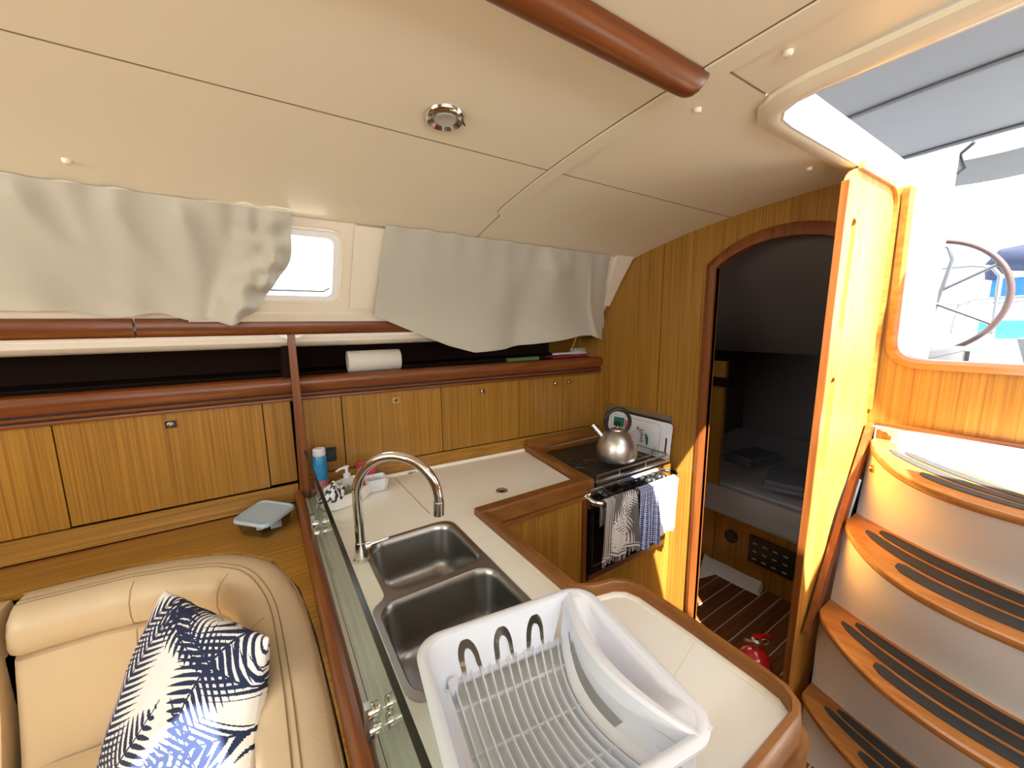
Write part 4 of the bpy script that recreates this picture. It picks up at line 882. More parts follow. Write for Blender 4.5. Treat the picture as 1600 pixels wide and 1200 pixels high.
# ================================================================== DISH RACK
dk_c = Vector((0.370, 0.463, 0)); dth = -math.radians(8.5)
dr_ = thing('dish_rack', 'white plastic dish rack with slatted base on the worktop end', 'dish rack', (0.37, 0.463, CZ+0.002))
HA, HB = 0.200, 0.188; ZR, ZF = CZ+0.118, CZ+0.030
def W(x, y, z): return (dk_c.x+x*math.cos(dth)-y*math.sin(dth), dk_c.y+x*math.sin(dth)+y*math.cos(dth), z)
outer_ = rounded(-HA, -HB, HA, HB, 0.055, 8)
def ringW(off, z, r): return [W(x, y, z) for x, y in rounded(-HA+off, -HB+off, HA-off, HB-off, r, 8)]
MB().loft([ringW(0.004, ZR-0.016, 0.052), ringW(-0.001, ZR-0.012, 0.056), ringW(-0.002, ZR-0.004, 0.056), ringW(0.003, ZR, 0.053), ringW(0.012, ZR+0.001, 0.046), ringW(0.018, ZR-0.002, 0.042), ringW(0.015, ZR-0.006, 0.044), ringW(0.006, ZR-0.008, 0.050), ringW(0.004, ZR-0.016, 0.052)], cap=False).build('rim', 'whiteplastic', dr_)
IX, IY = HA-0.042, HB-0.040     # half-extent at floor level
def wallpt(side_, a, h):    # h 0 floor .. 1 rim ; a along
    ex = lerp(IX, HA-0.016, h); ey = lerp(IY, HB-0.016, h); z = lerp(ZF, ZR-0.002, h)
    if side_ == 'back': return W(a*ex/HA, ey, z)
    if side_ == 'front': return W(a*ex/HA, -ey, z)
    if side_ == 'left': return W(-ex, a*ey/HB, z)
    return W(ex, a*ey/HB, z)
def archhole(c, w0, h0):  # U-shaped slot around a tongue
    o = []; i = []
    n = 12
    for k in range(n+1):
        t = PI*k/n; o.append((c+w0*math.cos(t)*(1), 0.34*h0+0.66*h0*math.sin(t)))
    o = [(c+w0*1.05, 0.02)]+o+[(c-w0*1.05, 0.02)]
    for k in range(n+1):
        t = PI*k/n; i.append((c-w0*0.48*math.cos(t)*(0.9), 0.30*h0+0.42*h0*math.sin(t)))
    i = [(c-w0*0.60, 0.02)]+i+[(c+w0*0.60, 0.02)]
    return o, i
SC = 0.10
holes = []; tongs = []
for c in (-0.115, -0.025, 0.065):
    o, i = archhole(c, 0.026, 0.80)
    holes.append([(x, y*SC) for x, y in (o+i)]); tongs.append(i)
cr = 0.05
MB().cdt([(-HA+cr-0.012, 0), (HA-cr-0.03, 0), (HA-cr, SC), (-HA+cr-0.012, SC)], holes, lambda a, h: wallpt('back', a, h/SC), 0.02).build('back_wall', 'whiteplastic', dr_, solid=0.0025, off=0, normals=False)
for i in tongs:
    pts = [Vector(wallpt('back', x, y))+Vector((0, -0.003, 0)) for x, y in i]
    MB().tube(pts, 0.0018, 6).build('tongue_rib', 'whiteplastic', dr_)
# left and front walls with round corners, and the back-right corner
def cornerwall(seq, name):
    b = MB(); R = []
    for h in (0, 0.25, 0.5, 0.75, 1):
        row = []
        for x, y in seq: row.append(W(x*lerp(IX/(HA-0.016), 1, h), y*lerp(IY/(HB-0.016), 1, h), lerp(ZF, ZR-0.002, h)))
        R.append(row)
    b.loft(R, cap=False, closed=False); return b.build(name, 'whiteplastic', dr_, solid=0.0025, off=0, normals=False)
rp = rounded(-HA+0.016, -HB+0.016, HA-0.016, HB-0.016, 0.044, 8)   # order: right-top, left-top, left-bottom, right-bottom
lt_ = [p for p in rp if p[0] < -HA+0.0165+0.044]
cornerwall(rp[9:18][0:9] + rp[18:27], 'left_wall')
cornerwall([(-HA+0.06, -HB+0.016), (0.10, -HB+0.016)] + rp[27:36], 'front_wall')
cornerwall(rp[0:9] + [(HA-cr-0.015, HB-0.016)], 'corner_wall')
# cutlery trough: crescent between outer rim and inner arc on the right side
def inner_arc(t, r=0.0):   # t 0 back .. 1 front
    y = lerp(HB-0.012, -HB+0.010, t); x = HA-0.050-0.052*math.sin(PI*min(1, t*1.02))**0.9 - r
    return x, y
b = MB(); nA = 36
R = []
for k in range(nA+1):
    t = k/nA; x, y = inner_arc(t)
    xo = HA-0.014; 
    if y > HB-0.06: xo -= 0.044-math.sqrt(max(0, 0.044**2-(min(0.044, y-(HB-0.016-0.044)))**2)) if y > HB-0.06 else 0
    # top band, trough lip, trough wall, trough bottom, trough outer wall, outer lip
    gap = max(0.0, math.sin(PI*max(0, min(1, (t-0.06)/0.80))))
    xi = lerp(x, xo, 0.22); xm = lerp(xo, xi, gap*0.86)-0.012*(gap > 0)
    dpt = 0.060*gap
    R.append([W(x, y, ZR-0.030-0.010*gap), W(x, y, ZR-0.004), W(x+0.004, y, ZR), W(lerp(x, xi, .8), y, ZR), W(xi, y, ZR-0.003), W(lerp(xi, xo, .12), y, ZR-0.003-dpt*0.8), W(lerp(xi, xo, .3), y, ZR-0.003-dpt), W(lerp(xi, xo, .55), y, ZR-0.003-dpt), W(lerp(xi, xo, .80), y, ZR-0.003-dpt*0.7), W(lerp(xi, xo, .93), y, ZR-0.003), W(xo, y, ZR)])
b.loft(R, cap=False, closed=False); b.build('cutlery_trough', 'whiteplastic', dr_, solid=0.002, off=-1, normals=False)
# inner skirt of the trough down towards the floor (front part only, leaving the oval window at the back)
b = MB(); R = []
for k in range(nA+1):
    t = lerp(0.05, 1.0, k/nA); x, y = inner_arc(t); 
    low = 1.0
    R.append([W(x, y, ZR-0.034), W(x+0.004, y*0.985, lerp(ZR-0.034, ZF+0.010, low*0.5)), W(x+0.006, y*0.97, lerp(ZR-0.034, ZF+0.010, low))])
b.loft(R, cap=False, closed=False); b.build('trough_skirt', 'whiteplastic', dr_, solid=0.002, off=-1, normals=False)
# floor frame
def fl_arc(t): # right edge of slatted area
    y = lerp(IY, -IY, t); return 0.118-0.050*math.sin(PI*t*0.95), y
b = MB(); R = []
for k in range(25):
    t = k/24; x, y = fl_arc(t); R.append([W(x-0.002, y, ZF-0.003), W(x-0.002, y, ZF+0.004), W(x+0.016, y, ZF+0.012), W(x+0.016, y, ZF+0.009)])
b.loft(R); b.build('slat_frame', 'whiteplastic', dr_)
# sloped shelf on the front right side
b = MB(); R = []
for k in range(20):
    t = lerp(0.72, 1.0, k/19); x, y = fl_arc(t); R.append([W(x+0.014, y, ZF+0.010), W(lerp(x, IX+0.004, 0.6), y, ZF+0.014), W(IX+0.006, y*1.0, ZF+0.03)])
b.loft(R, cap=False, closed=False); b.build('side_shelf', 'whiteplastic', dr_, solid=0.002, off=0, normals=False)
MB().box((0, 0, 0), (0.001, 0.001, 0.001)).bm.free()
def bar(p, q_, name='slat_frame', w_=0.008):
    d = Vector((q_[0]-p[0], q_[1]-p[1])).normalized(); n = Vector((-d.y, d.x))*w_/2
    c4 = [(p[0]-n.x, p[1]-n.y), (q_[0]-n.x, q_[1]-n.y), (q_[0]+n.x, q_[1]+n.y), (p[0]+n.x, p[1]+n.y)]
    MB().hexa([W(x, y, ZF-0.003) for x, y in c4], [W(x, y, ZF+0.003) for x, y in c4]).build(name, 'whiteplastic', dr_)
bar((-IX, IY-0.002), (0.125, IY-0.002), w_=0.016); bar((-IX, -IY+0.004), (0.125, -IY+0.004), w_=0.014); bar((-IX+0.004, IY), (-IX+0.004, -IY), w_=0.018)
for cy_ in (0.085, 0.0, -0.085): bar((-IX+0.012, cy_), (fl_arc((IY-cy_)/(2*IY))[0]+0.002, cy_), 'cross_bar', 0.0035)
for i in range(13):
    f_ = i/13; R = []
    for k in range(21):
        t = k/20; xr_, y = fl_arc(t); x = lerp(-IX+0.012, xr_, (i+0.6)/13.2)
        R.append([W(x-0.0016, y, ZF-0.006), W(x+0.0016, y, ZF-0.006), W(x+0.0013, y, ZF+0.010), W(x-0.0013, y, ZF+0.010)])
    MB().loft(R).build('slat', 'whiteplastic', dr_)
for x, y in ((-IX+0.010, IY-0.012), (0.118, IY-0.008)): MB().lathe([(0.006, 0), (0.008, 0.002), (0.008, 0.004), (0.005, 0.004)], W(x, y, ZF+0.002), 16, cap=False).build('drain_eyelet', 'sealant', dr_)
for sx, sy in ((1, 1), (1, -1), (-1, 1), (-1, -1)): MB().lathe([(0.008, 0), (0.010, ZF-CZ-0.018+0.03)], W(sx*(IX-0.02), sy*(IY-0.02), CZ+0.008), 12).build('foot', 'whiteplastic', dr_)
# outer skirt of rack on its right/front side
cornerw = MB(); R = []
for h in (0, 0.5, 1):
    R.append([W(x*lerp(0.90, 0.995, h), y*lerp(0.90, 0.995, h), lerp(ZR-0.024, ZR-0.012, h)) for x, y in outer_])
cornerw.loft([r+[r[0]] for r in R], cap=False, closed=False); cornerw.build('outer_skirt', 'whiteplastic', dr_, solid=0.0015, off=0, normals=False)
dt = thing('drip_tray', 'white plastic drip tray under the dish rack', 'tray', (0.37, 0.463, CZ+0.001))
def trw(off, z): return [W(x, y, z) for x, y in rounded(-HA+0.022+off, -HB+0.02+off, HA-0.022-off, HB-0.02-off, 0.05, 7)]
MB().loft([trw(0.012, CZ+0.001), trw(0.006, CZ+0.003), trw(0.0, CZ+0.016), trw(-0.003, CZ+0.018), trw(0.003, CZ+0.018), trw(0.010, CZ+0.006), trw(0.018, CZ+0.004), trw(0.10, CZ+0.0035)]).build('tray_shell', 'trayplastic', dt)

# ================================================================== SOFA
sf = thing('corner_sofa', 'cream leather corner sofa with rolled backrest around the saloon', 'sofa', (-0.6, 1.0, 0.02))
def smoothpath(P, n=8):
    out = []
    for i in range(len(P)-1):
        p0, p1, p2, p3 = [Vector(P[j]) for j in (max(i-1, 0), i, i+1, min(i+2, len(P)-1))]
        for k in range(n):
            t = k/n; out.append(tuple(0.5*((2*p1)+(-p0+p2)*t+(2*p0-5*p1+4*p2-p3)*t*t+(-p0+3*p1-3*p2+p3)*t**3)))
    out.append(tuple(P[-1])); return out
# outer top edge of the roll, walked from aft/inboard end round the corner to the left (normal points to the sitter)
PP = smoothpath([(0.062, 0.05), (0.062, 0.40), (0.058, 0.75), (0.050, 1.00), (0.030, 1.22), (-0.030, 1.42), (-0.13, 1.54), (-0.27, 1.61), (-0.42, 1.645), (-0.56, 1.655), (-0.650, 1.655)], 6)
PI_ = PP
roll = [(0.0, 0.60), (0.0, 0.870), (0.006, 0.882), (0.018, 0.888), (0.060, 0.890), (0.095, 0.884), (0.122, 0.868), (0.138, 0.840), (0.142, 0.805), (0.134, 0.770), (0.112, 0.752), (0.09, 0.745), (0.09, 0.60)]
back = [(0.03, 0.30), (0.05, 0.748), (0.105, 0.752), (0.122, 0.742), (0.135, 0.70), (0.160, 0.60), (0.190, 0.50), (0.205, 0.455), (0.205, 0.42), (0.19, 0.40), (0.14, 0.30)]
def sw(prof, path, name, m='leather', par=None, wr=0.0):
    b = MB(); R = []; n = len(path)
    for i, p in enumerate(path):
        t = Vector(path[min(i+1, n-1)])-Vector(path[max(i-1, 0)]); t.normalize(); nn = Vector((-t.y, t.x))
        e = 1.0
        ee = min(i, n-1-i)
        sh = 0.0 if ee > 1 else (0.012 if ee == 0 else 0.003)
        row = []
        for j, (d, z) in enumerate(prof):
            zz = z-(sh if z > 0.8 else 0) ; dd = d-(sh if d > 0.08 else 0)+(sh if d < 0.02 else 0)
            wv = wr*noise.noise(Vector((p[0]*14, p[1]*14, z*8)))
            row.append((p[0]+nn.x*(dd+wv), p[1]+nn.y*(dd+wv), zz+wv*0.4))
        R.append(row)
    b.loft(R); return b.build(name, m, par or sf)
rl = sw(roll, PP, 'backrest_roll', wr=0.006)
bkc = sw(back, PP, 'back_cushion', wr=0.008)
PL = [(-0.668, 1.655), (-0.76, 1.655), (-0.95, 1.655), (-1.3, 1.655), (-1.6, 1.655)]
rl2 = sw([(d*1.25, z+0.005) for d, z in roll], PL, 'backrest_roll', wr=0.004); bk2 = sw([(d*1.2, z) for d, z in back], PL, 'back_cushion', wr=0.004)
def seamline(d, z, name, par, i0=0, i1=None, r=0.0013):
    n = len(PP); pts = []
    for i in range(i0, (i1 or n)):
        p = PP[i]; t = (Vector(PP[min(i+1, n-1)])-Vector(PP[max(i-1, 0)])).normalized(); pts.append((p[0]-t.y*d, p[1]+t.x*d, z+0.006*noise.noise(Vector((p[0]*14, p[1]*14, z*8)))*0.4))
    MB().tube(pts, r, 5).build(name, 'stitch', par)
seamline(0.080, 0.8885, 'stitch_line', rl, 1, len(PP)-1); seamline(0.066, 0.8905, 'stitch_line', rl, 1, len(PP)-1); seamline(0.004, 0.880, 'piping', rl, 0, None, 0.003)
def crossseam(idx, prof, par, a, c_):
    p = PP[idx]; n = len(PP); t = (Vector(PP[idx+1])-Vector(PP[idx-1])).normalized()
    pts = [(p[0]-t.y*(d+0.0005+0.006*noise.noise(Vector((p[0]*14, p[1]*14, z*8)))), p[1]+t.x*(d+0.0005+0.006*noise.noise(Vector((p[0]*14, p[1]*14, z*8)))), z) for d, z in prof[a:c_]]
    MB().tube(pts, 0.0014, 5).build('stitch_line', 'stitch', par)
for idx in (46, 33, 22): crossseam(idx, roll, rl, 5, 11)
for idx in (46,): crossseam(idx, back, bkc, 3, 8)
seat = roundpoly([(-1.6, 1.46), (-0.66, 1.46), (-0.30, 1.42), (-0.17, 1.22), (-0.145, 1.0), (-0.145, 0.05), (-0.75, 0.05), (-0.75, 0.90), (-1.6, 0.95)], 0.03, 4)
MB().prism([p for p in seat if True], 0.30, 0.465, 0.025, 3).build('seat_cushion', 'leather', sf)
MB().prism([(-1.6, 1.60), (0.055, 1.60), (0.055, 0.05), (-0.70, 0.05), (-0.70, 0.92), (-1.6, 0.92)], 0.022, 0.298).build('seat_box', 'oak', sf, smooth=False)
MB().tube([(-0.60, 1.462, 0.447), (-0.66, 1.2, 0.452), (-0.75, 0.92, 0.447)], 0.002, 5).build('stitch_line', 'stitch', sf)
# --- pillow
c00 = Vector(pz(306, 916, 0.885)); c10 = Vector(pz(470, 985, 0.955)); c01 = Vector(pz(205, 1200, 0.50)); c11 = Vector(pz(440, 1300, 0.68))
c00 += Vector((0, -0.015, 0.01))
nrm = ((c10-c00).cross(c01-c00)).normalized()
if nrm.dot(CAM-c00) < 0: nrm = -nrm
PWd, PHt = 0.34, 0.50
random.seed(21)
fr = [(0.03, 0.0, 1.46, 0.62, 0.070, 0.020, -0.12), (0.31, 0.53, -2.05, 0.32, 0.085, 0.021, 0.8), (0.36, 0.37, 2.85, 0.30, 0.070, 0.021, -0.9),
      (0.02, -0.03, 0.85, 0.34, 0.085, 0.025, 0.7), (0.21, -0.04, 1.45, 0.24, 0.080, 0.025, 0.4), (0.345, 0.02, 1.85, 0.30, 0.055, 0.022, 0.5), (0.07, 0.51, -0.75, 0.24, 0.055, 0.019, 0.9), (0.345, 0.27, -2.6, 0.2, 0.06, 0.021, 0.6), (-0.01, 0.27, 1.25, 0.30, 0.06, 0.018, 0.0)]
_old = [(0.02, 0.50, -1.15, 0.30, 0.085, 0.016, 1.2), (0.10, 0.02, 1.25, 0.34, 0.075, 0.017, -0.8), (0.30, 0.02, 1.75, 0.26, 0.080, 0.018, 0.5),
      (0.36, 0.30, 2.6, 0.30, 0.085, 0.017, 0.9), (0.0, 0.22, 0.1, 0.30, 0.080, 0.017, -0.9), (0.22, 0.52, -1.7, 0.22, 0.075, 0.016, -0.7),
      (0.36, 0.52, -2.2, 0.26, 0.070, 0.015, 0.8), (-0.02, 0.05, 0.9, 0.2, 0.06, 0.015, 0.6), (0.33, 0.14, -2.8, 0.16, 0.05, 0.014, 0), (0.06, 0.36, 0.3, 0.22, 0.06, 0.015, 1.4), (0.18, 0.26, -0.8, 0.2, 0.06, 0.015, -1.0)]
def pil(sgn):
    def P(u, v):
        p = (c00*(1-u)+c10*u)*(1-v)+(c01*(1-u)+c11*u)*v
        e = (4*u*(1-u))**0.45*(4*v*(1-v))**0.45
        ctr = (c00+c10+c01+c11)/4
        pull = 0.05*((abs(2*u-1)**4)*(1-abs(2*v-1)**2)+(abs(2*v-1)**4)*(1-abs(2*u-1)**2))
        p = p+(ctr-p)*pull
        th = 0.072*e
        wr = 0.005*noise.noise(Vector((u*6, v*6, 3)))*e+0.004*math.sin(u*26)*max(0, 1-v*7)*0.8
        return p+nrm*(sgn*th+wr+0.072)
    return P
pw_ = thing('throw_pillow', 'white throw pillow printed with navy palm leaves, leaning in the sofa corner', 'pillow', c11)
MB().grid(260, 340, pil(1), lambda u, v: frondmask(u*PWd, (1-v)*PHt, fr)).build('front_cover', 'palm', pw_, normals=False)
MB().grid(80, 100, pil(-1), lambda u, v: frondmask(u*PWd, (1-v)*PHt, fr)).build('rear_cover', 'palm', pw_, normals=False)

# ================================================================== SLOTTED PARTITION PANEL
PYY = 0.508
pn = thing('slotted_panel', 'tall varnished plywood panel with two finger slots beside the companionway', 'panel', (1.8, PYY, 0.03))
pout = roundpoly([(1.525, 0.035, 0.01), (2.025, 0.035, 0.0), (2.025, 2.138, 0.0), (1.60, 2.118, 0.035), (1.565, 2.075, 0.02)], 0.01, 6)
def slot(xc, za, zb_, lean=0.0):
    o = []
    for k in range(9):
        t = PI*k/8; o.append((xc+lean+0.019*math.cos(t), zb_+0.019*math.sin(t)))
    for k in range(9):
        t = PI+PI*k/8; o.append((xc+0.019*math.cos(t), za+0.019*math.sin(t)))
    return o
MB().cdt(pout, [slot(1.632, 1.63, 1.955, 0.010), slot(1.612, 1.13, 1.440, 0.008)], lambda x, z: (x, PYY, z), 0.10).build('plywood_face', 'panelwood', pn, solid=0.016, off=0, smooth=False, normals=False)
MB().loft([[(1.563+(z-2.06)*0.0188-0.006, PYY-0.010, z), (1.563+(z-2.06)*0.0188+0.002, PYY-0.0105, z), (1.563+(z-2.06)*0.0188+0.002, PYY+0.0105, z), (1.563+(z-2.06)*0.0188-0.006, PYY+0.010, z)] for z in (0.035, 0.6, 1.2, 1.8, 2.075)], 0.002).build('edge_lipping', 'mahog_z', pn)
cfp = [(1.62, 2.128), (1.75, 2.128), (1.93, 2.128), (1.965, 2.122), (1.995, 2.105), (2.012, 2.07), (2.016, 2.02), (2.016, 1.8), (2.016, 1.3)]
R = []
for i_, (x_, z_) in enumerate(cfp):
    a_ = Vector(cfp[max(i_-1, 0)]); c_ = Vector(cfp[min(i_+1, len(cfp)-1)]); t_ = (c_-a_).normalized(); n_ = Vector((t_.y, -t_.x)); q_ = Vector((x_, z_)); o_ = q_+n_*0.011; e_ = q_-n_*0.008
    R.append([(o_.x, PYY-0.020, o_.y), (e_.x, PYY-0.020, e_.y), (e_.x, PYY-0.0085, e_.y), (o_.x, PYY-0.0085, o_.y)])
MB().loft(R).build('curved_frame_strip', 'tread', pn)
# raised curved frame behind it against the bulkhead
tag(MB().box((1.85, PYY+0.010, 0.04), (2.025, PYY+0.045, 2.142), 0.004).build('trim_6', 'oak', smooth=False), kind='structure')

# ================================================================== COMPANIONWAY STEPS
stp = thing('companionway_steps', 'cream moulded companionway stair with four bowed wooden treads', 'stairs', (1.8, 0, 0.02))
TR = [(1.185, 1.490, 0.470, 3.0, 1.645, 0.42), (0.898, 1.440, 0.350, 3.0, 1.72, 0.20), (0.592, 1.385, 0.245, 2.7, 1.62, 0.135), (0.281, 1.395, 0.165, 2.6, 1.58, 0.08)]
HW = 0.468
def fx(T, y): return T[1]+T[2]*(abs(y)/0.47)**T[3]
def bx2(T, y): return max(T[4]+T[5]*(abs(y)/0.47)**(1.2 if T is TR[0] else 1.5), fx(T, y)+0.10 if abs(y) > 0.40 else 0)
NY = 48
ys = [lerp(-HW, HW, k/NY) for k in range(NY+1)]
# shell: profile per y from top deck down
def shellrow(y):
    s = abs(y)/0.47
    P = [(XC-0.022, 1.236)]
    P += [(bx2(TR[0], y)+0.02, 1.19), (bx2(TR[0], y), 1.170)]
    for i in range(4):
        T = TR[i]; f_ = min(fx(T, y)+0.045, bx2(T, y)-0.01)
        P += [(f_, T[0]-0.03)]
        if i < 3:
            N = TR[i+1]; bx_n = bx2(N, y)
            z1 = T[0]-0.03; z0 = N[0]-0.01
            P += [(lerp(f_, bx_n, 0.35)-0.004, lerp(z1, z0, 0.30)), (lerp(f_, bx_n, 0.75), lerp(z1, z0, 0.68)), (bx_n-0.002, z0), (bx_n, N[0]-0.028)]
        else: P += [(lerp(f_, 1.60, 0.5), 0.14), (1.56, 0.035)]
    return P
rows = [[(x, y, z) for x, z in shellrow(y)] for y in ys]
sh = MB().loft(rows, cap=False, closed=False).build('moulded_shell', 'step_shell', stp, solid=0.006, off=0, normals=False)
# side cheeks
for sy in (1, -1):
    r = shellrow(HW); poly = [(x, z) for x, z in r]+[(XC-0.022, 0.035)]
    b = MB(); vs = [b.bm.verts.new((x, sy*HW, z)) for x, z in poly]; b.bm.faces.new(vs); bmesh.ops.triangulate(b.bm, faces=b.bm.faces); b.build('side_cheek', 'step_shell', stp, normals=False)
for i, T in enumerate(TR):
    n = 40; yy = [lerp(-HW, HW, k/n) for k in range(n+1)]
    # tip shape: front corner chamfered
    def ff(y):
        a = max(0, abs(y)-(HW-0.022))/0.022; return fx(T, y)+0.012*a*a
    R = []
    for y in yy:
        f_ = ff(y); bk_ = bx2(T, y); bk_ = max(bk_, f_+0.04)
        z = T[0]
        R.append([(f_+0.012, y, z-0.030), (f_+0.002, y, z-0.022), (f_, y, z-0.014), (f_+0.002, y, z-0.006), (f_+0.010, y, z-0.001), (f_+0.02, y, z), (bk_, y, z), (bk_, y, z-0.030)])
    t = MB().loft(R).build('tread', 'tread', stp)
    t['label'] = ['top tread, lit by the sun', 'second tread', 'third tread', 'lowest visible tread'][i]
    W_ = bx2(T, 0)-fx(T, 0)
    st_ = [(0.69, 0.90, 0.37), (0.41, 0.62, 0.40), (0.14, 0.34, 0.28)] if i else [(0.68, 0.86, 0.35), (0.42, 0.60, 0.39), (0.16, 0.34, 0.27)]
    for a, c_, ymax in st_:
        R = []
        for k in range(33):
            y = lerp(-ymax, ymax, k/32); f_ = ff(y)+0.012; bk_ = bx2(T, y)-0.006
            e = max(0, abs(y)-(ymax-0.012))/0.012
            xa_, xb2 = lerp(f_, bk_, a), lerp(f_, bk_, c_); m_ = (xa_+xb2)/2; xa_ = lerp(xa_, m_, 0.5*e*e); xb2 = lerp(xb2, m_, 0.5*e*e)
            R.append([(xa_, y, T[0]+0.0004), (xa_, y, T[0]+0.0026), (xb2, y, T[0]+0.0026), (xb2, y, T[0]+0.0004)])
        MB().loft(R).build('grip_strip', 'grip', t, smooth=False)
kb = py(1368, 727, 0.455)
kb = Vector((fx(TR[0], 0.44)+0.02, 0.44, 1.10))
MB().lathe([(0.006, 0), (0.006, 0.012), (0.013, 0.014), (0.014, 0.026), (0.008, 0.030), (0.001, 0.030)], kb, 18, (-1, -0.6, 0)).build('catch_knob', 'brass', stp)
tag(MB().loft([[(1.985, 0.470, 1.250), (2.018, 0.470, 1.250), (2.018, 0.490, 1.250), (1.985, 0.490, 1.250)], [(1.79, 0.470, 0.92), (1.83, 0.470, 0.90), (1.83, 0.490, 0.90), (1.79, 0.490, 0.92)], [(1.575, 0.470, 0.51), (1.615, 0.470, 0.49), (1.615, 0.490, 0.49), (1.575, 0.490, 0.51)]], 0.006).build('stair_side_batten', 'mahog_z'), 'slanting wooden batten along the left side of the stairs', 'batten')

# ================================================================== FIRE EXTINGUISHER
fe = Vector((1.60, 0.645, 0.031))
ex = thing('fire_extinguisher', 'small red fire extinguisher on the cabin sole by the doorway', 'fire extinguisher', fe)
MB().lathe([(0.050, 0), (0.056, 0.006), (0.056, 0.235), (0.050, 0.262), (0.034, 0.280), (0.018, 0.288), (0.018, 0.300)], fe, 32).build('cylinder', 'red', ex)
MB().lathe([(0.017, 0.298), (0.020, 0.302), (0.020, 0.325), (0.012, 0.332)], fe, 18).build('valve', 'steel', ex)
MB().tube([fe+Vector((0, 0, 0.318)), fe+Vector((-0.035, 0.03, 0.322))], [0.008, 0.010], 12).build('nozzle', 'steel', ex)
MB().loft([[tuple(fe+Vector((x, y, z))) for x, y in ((-0.012, 0.004), (0.05, -0.03), (0.055, -0.018), (-0.004, 0.016))] for z in (0.334, 0.342)], 0.002).build('lever', 'red', ex)
MB().tube([fe+Vector((0.030, -0.018, 0.315))+Vector((0.012*math.cos(t), -0.010*math.cos(t), 0.012*math.sin(t))) for t in [2*PI*k/16 for k in range(16)]], 0.0018, 6, closed=True).build('pull_ring', 'steel', ex)

# ================================================================== AFT CABIN CONTENTS
bd = thing('aft_berth', 'dark lit berth with pale bedding in the aft cabin', 'bed', (2.9, 1.2, 0.03))
MB().box((2.45, 0.565, 0.031), (3.88, 1.87, 0.40), 0.004).build('berth_front', 'oak', bd, smooth=False)
b = MB(); b.grid(40, 40, lambda u, v: (lerp(2.42, 3.86, u), lerp(0.57, 1.86, v), 0.60+0.03*u+0.010*noise.noise(Vector((u*6, v*6, 0)))-0.18*max(0, 1-u*16)**2*(1)))
b.build('sheet', 'linen', bd, solid=0.02, normals=False)
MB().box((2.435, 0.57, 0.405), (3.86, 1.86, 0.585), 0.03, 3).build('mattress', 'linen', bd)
MB().loft([[(2.435, 0.6, 0.64), (2.435, 1.86, 0.64)][::-1] + [(2.40, 1.86, 0.42), (2.40, 0.6, 0.42)]] + [[(2.445, 1.86, 0.64), (2.445, 0.6, 0.64), (2.43, 0.6, 0.41), (2.43, 1.86, 0.41)]], 0.004).build('hanging_sheet', 'linen', bd) if False else None
for x, y, lab, a in ((2.72, 1.02, 'folded blue-grey towel on the aft berth, nearer the doorway', 0.3), (3.02, 1.36, 'folded blue-grey towel on the aft berth, farther back', -0.2)):
    c, s_ = math.cos(a), math.sin(a)
    q4 = [(x+c*dx-s_*dy, y+s_*dx+c*dy) for dx, dy in ((-.17, -.11), (.17, -.11), (.17, .11), (-.17, .11))]
    t = thing('folded_towel', lab, 'towel', (x, y, 0.625), 'folded towels on the aft berth')
    MB().prism(q4, 0.628, 0.652, 0.010, 3).build('lower_fold', 'bluegrey', t)
    MB().prism([(lerp(px_, x, 0.12), lerp(py_, y, 0.12)) for px_, py_ in q4], 0.653, 0.678, 0.010, 3).build('upper_fold', 'bluegrey', t)
ep = thing('electrical_panel', 'black electrical panel with small pale switches in the berth front', 'panel', (2.44, 0.96, 0.26))
MB().box((2.432, 0.83, 0.175), (2.448, 1.075, 0.345), 0.002).build('panel_plate', 'black', ep)
for i in range(4):
    for j in range(3): MB().box((2.428, 0.86+i*0.055, 0.20+j*0.05), (2.432, 0.885+i*0.055, 0.208+j*0.05)).build('switch_mark', 'lettering', ep, smooth=False)
tag(MB().lathe([(0.042, 0), (0.042, 0.006), (0.036, 0.008), (0.034, 0.003), (0.001, 0.003)], (2.449, 1.19, 0.275), 28, (-1, 0, 0)).build('round_vent', 'black'), 'round black vent in the berth front beside the electrical panel', 'vent')
A_ = [pz(1100, 880, 0.03), pz(1112, 862, 0.03), pz(1150, 893, 0.03), pz(1192, 922, 0.03), pz(1186, 932, 0.03), pz(1150, 915, 0.03), pz(1118, 898, 0.03), pz(1092, 905, 0.03)]
tag(MB().loft([[(p.x, p.y, 0.031) for p in A_], [(p.x+0.03, p.y+0.02, 0.075 if i < 4 else 0.05) for i, p in enumerate(A_)]], 0.004).build('white_floor_moulding', 'gelwhite'), 'curved white moulding on the cabin sole inside the doorway', 'moulding')

# ================================================================== OUTSIDE
cn = thing('cockpit_canopy', 'grey canvas sprayhood stretched over the companionway', 'canopy', (2.9, 0, 2.6))
def cpz(x, y): return 2.72 + 0.03*math.sin((x-1.95)/2.0*PI) - 0.05*(abs(y)/1.3)**3
def cfx(y): return lin([-1.3, -0.71, -0.31, -0.11, 0.0, 0.12], [1.46, 1.47, 1.515, 1.60, 1.75, 1.93], y)  # forward edge shaped, out of view, to keep sun off the companionway bulkhead
MB().grid(30, 48, lambda u, v: (lerp(cfx(lerp(-1.25, 1.35, v)), 3.72, u), lerp(-1.25, 1.35, v), cpz(lerp(cfx(lerp(-1.25, 1.35, v)), 3.72, u), lerp(-1.25, 1.35, v)))).build('canvas', 'canopy', cn, solid=0.004, off=0, normals=False)
MB().grid(8, 8, lambda u, v: (lerp(0.92, 1.21, u), lerp(-1.2, -0.40, v), lerp(2.235, 2.47, u))).build('sun_block_flap', 'canopy', cn, solid=0.004, off=0, normals=False)  # unseen piece added to block direct sun on the tread fronts
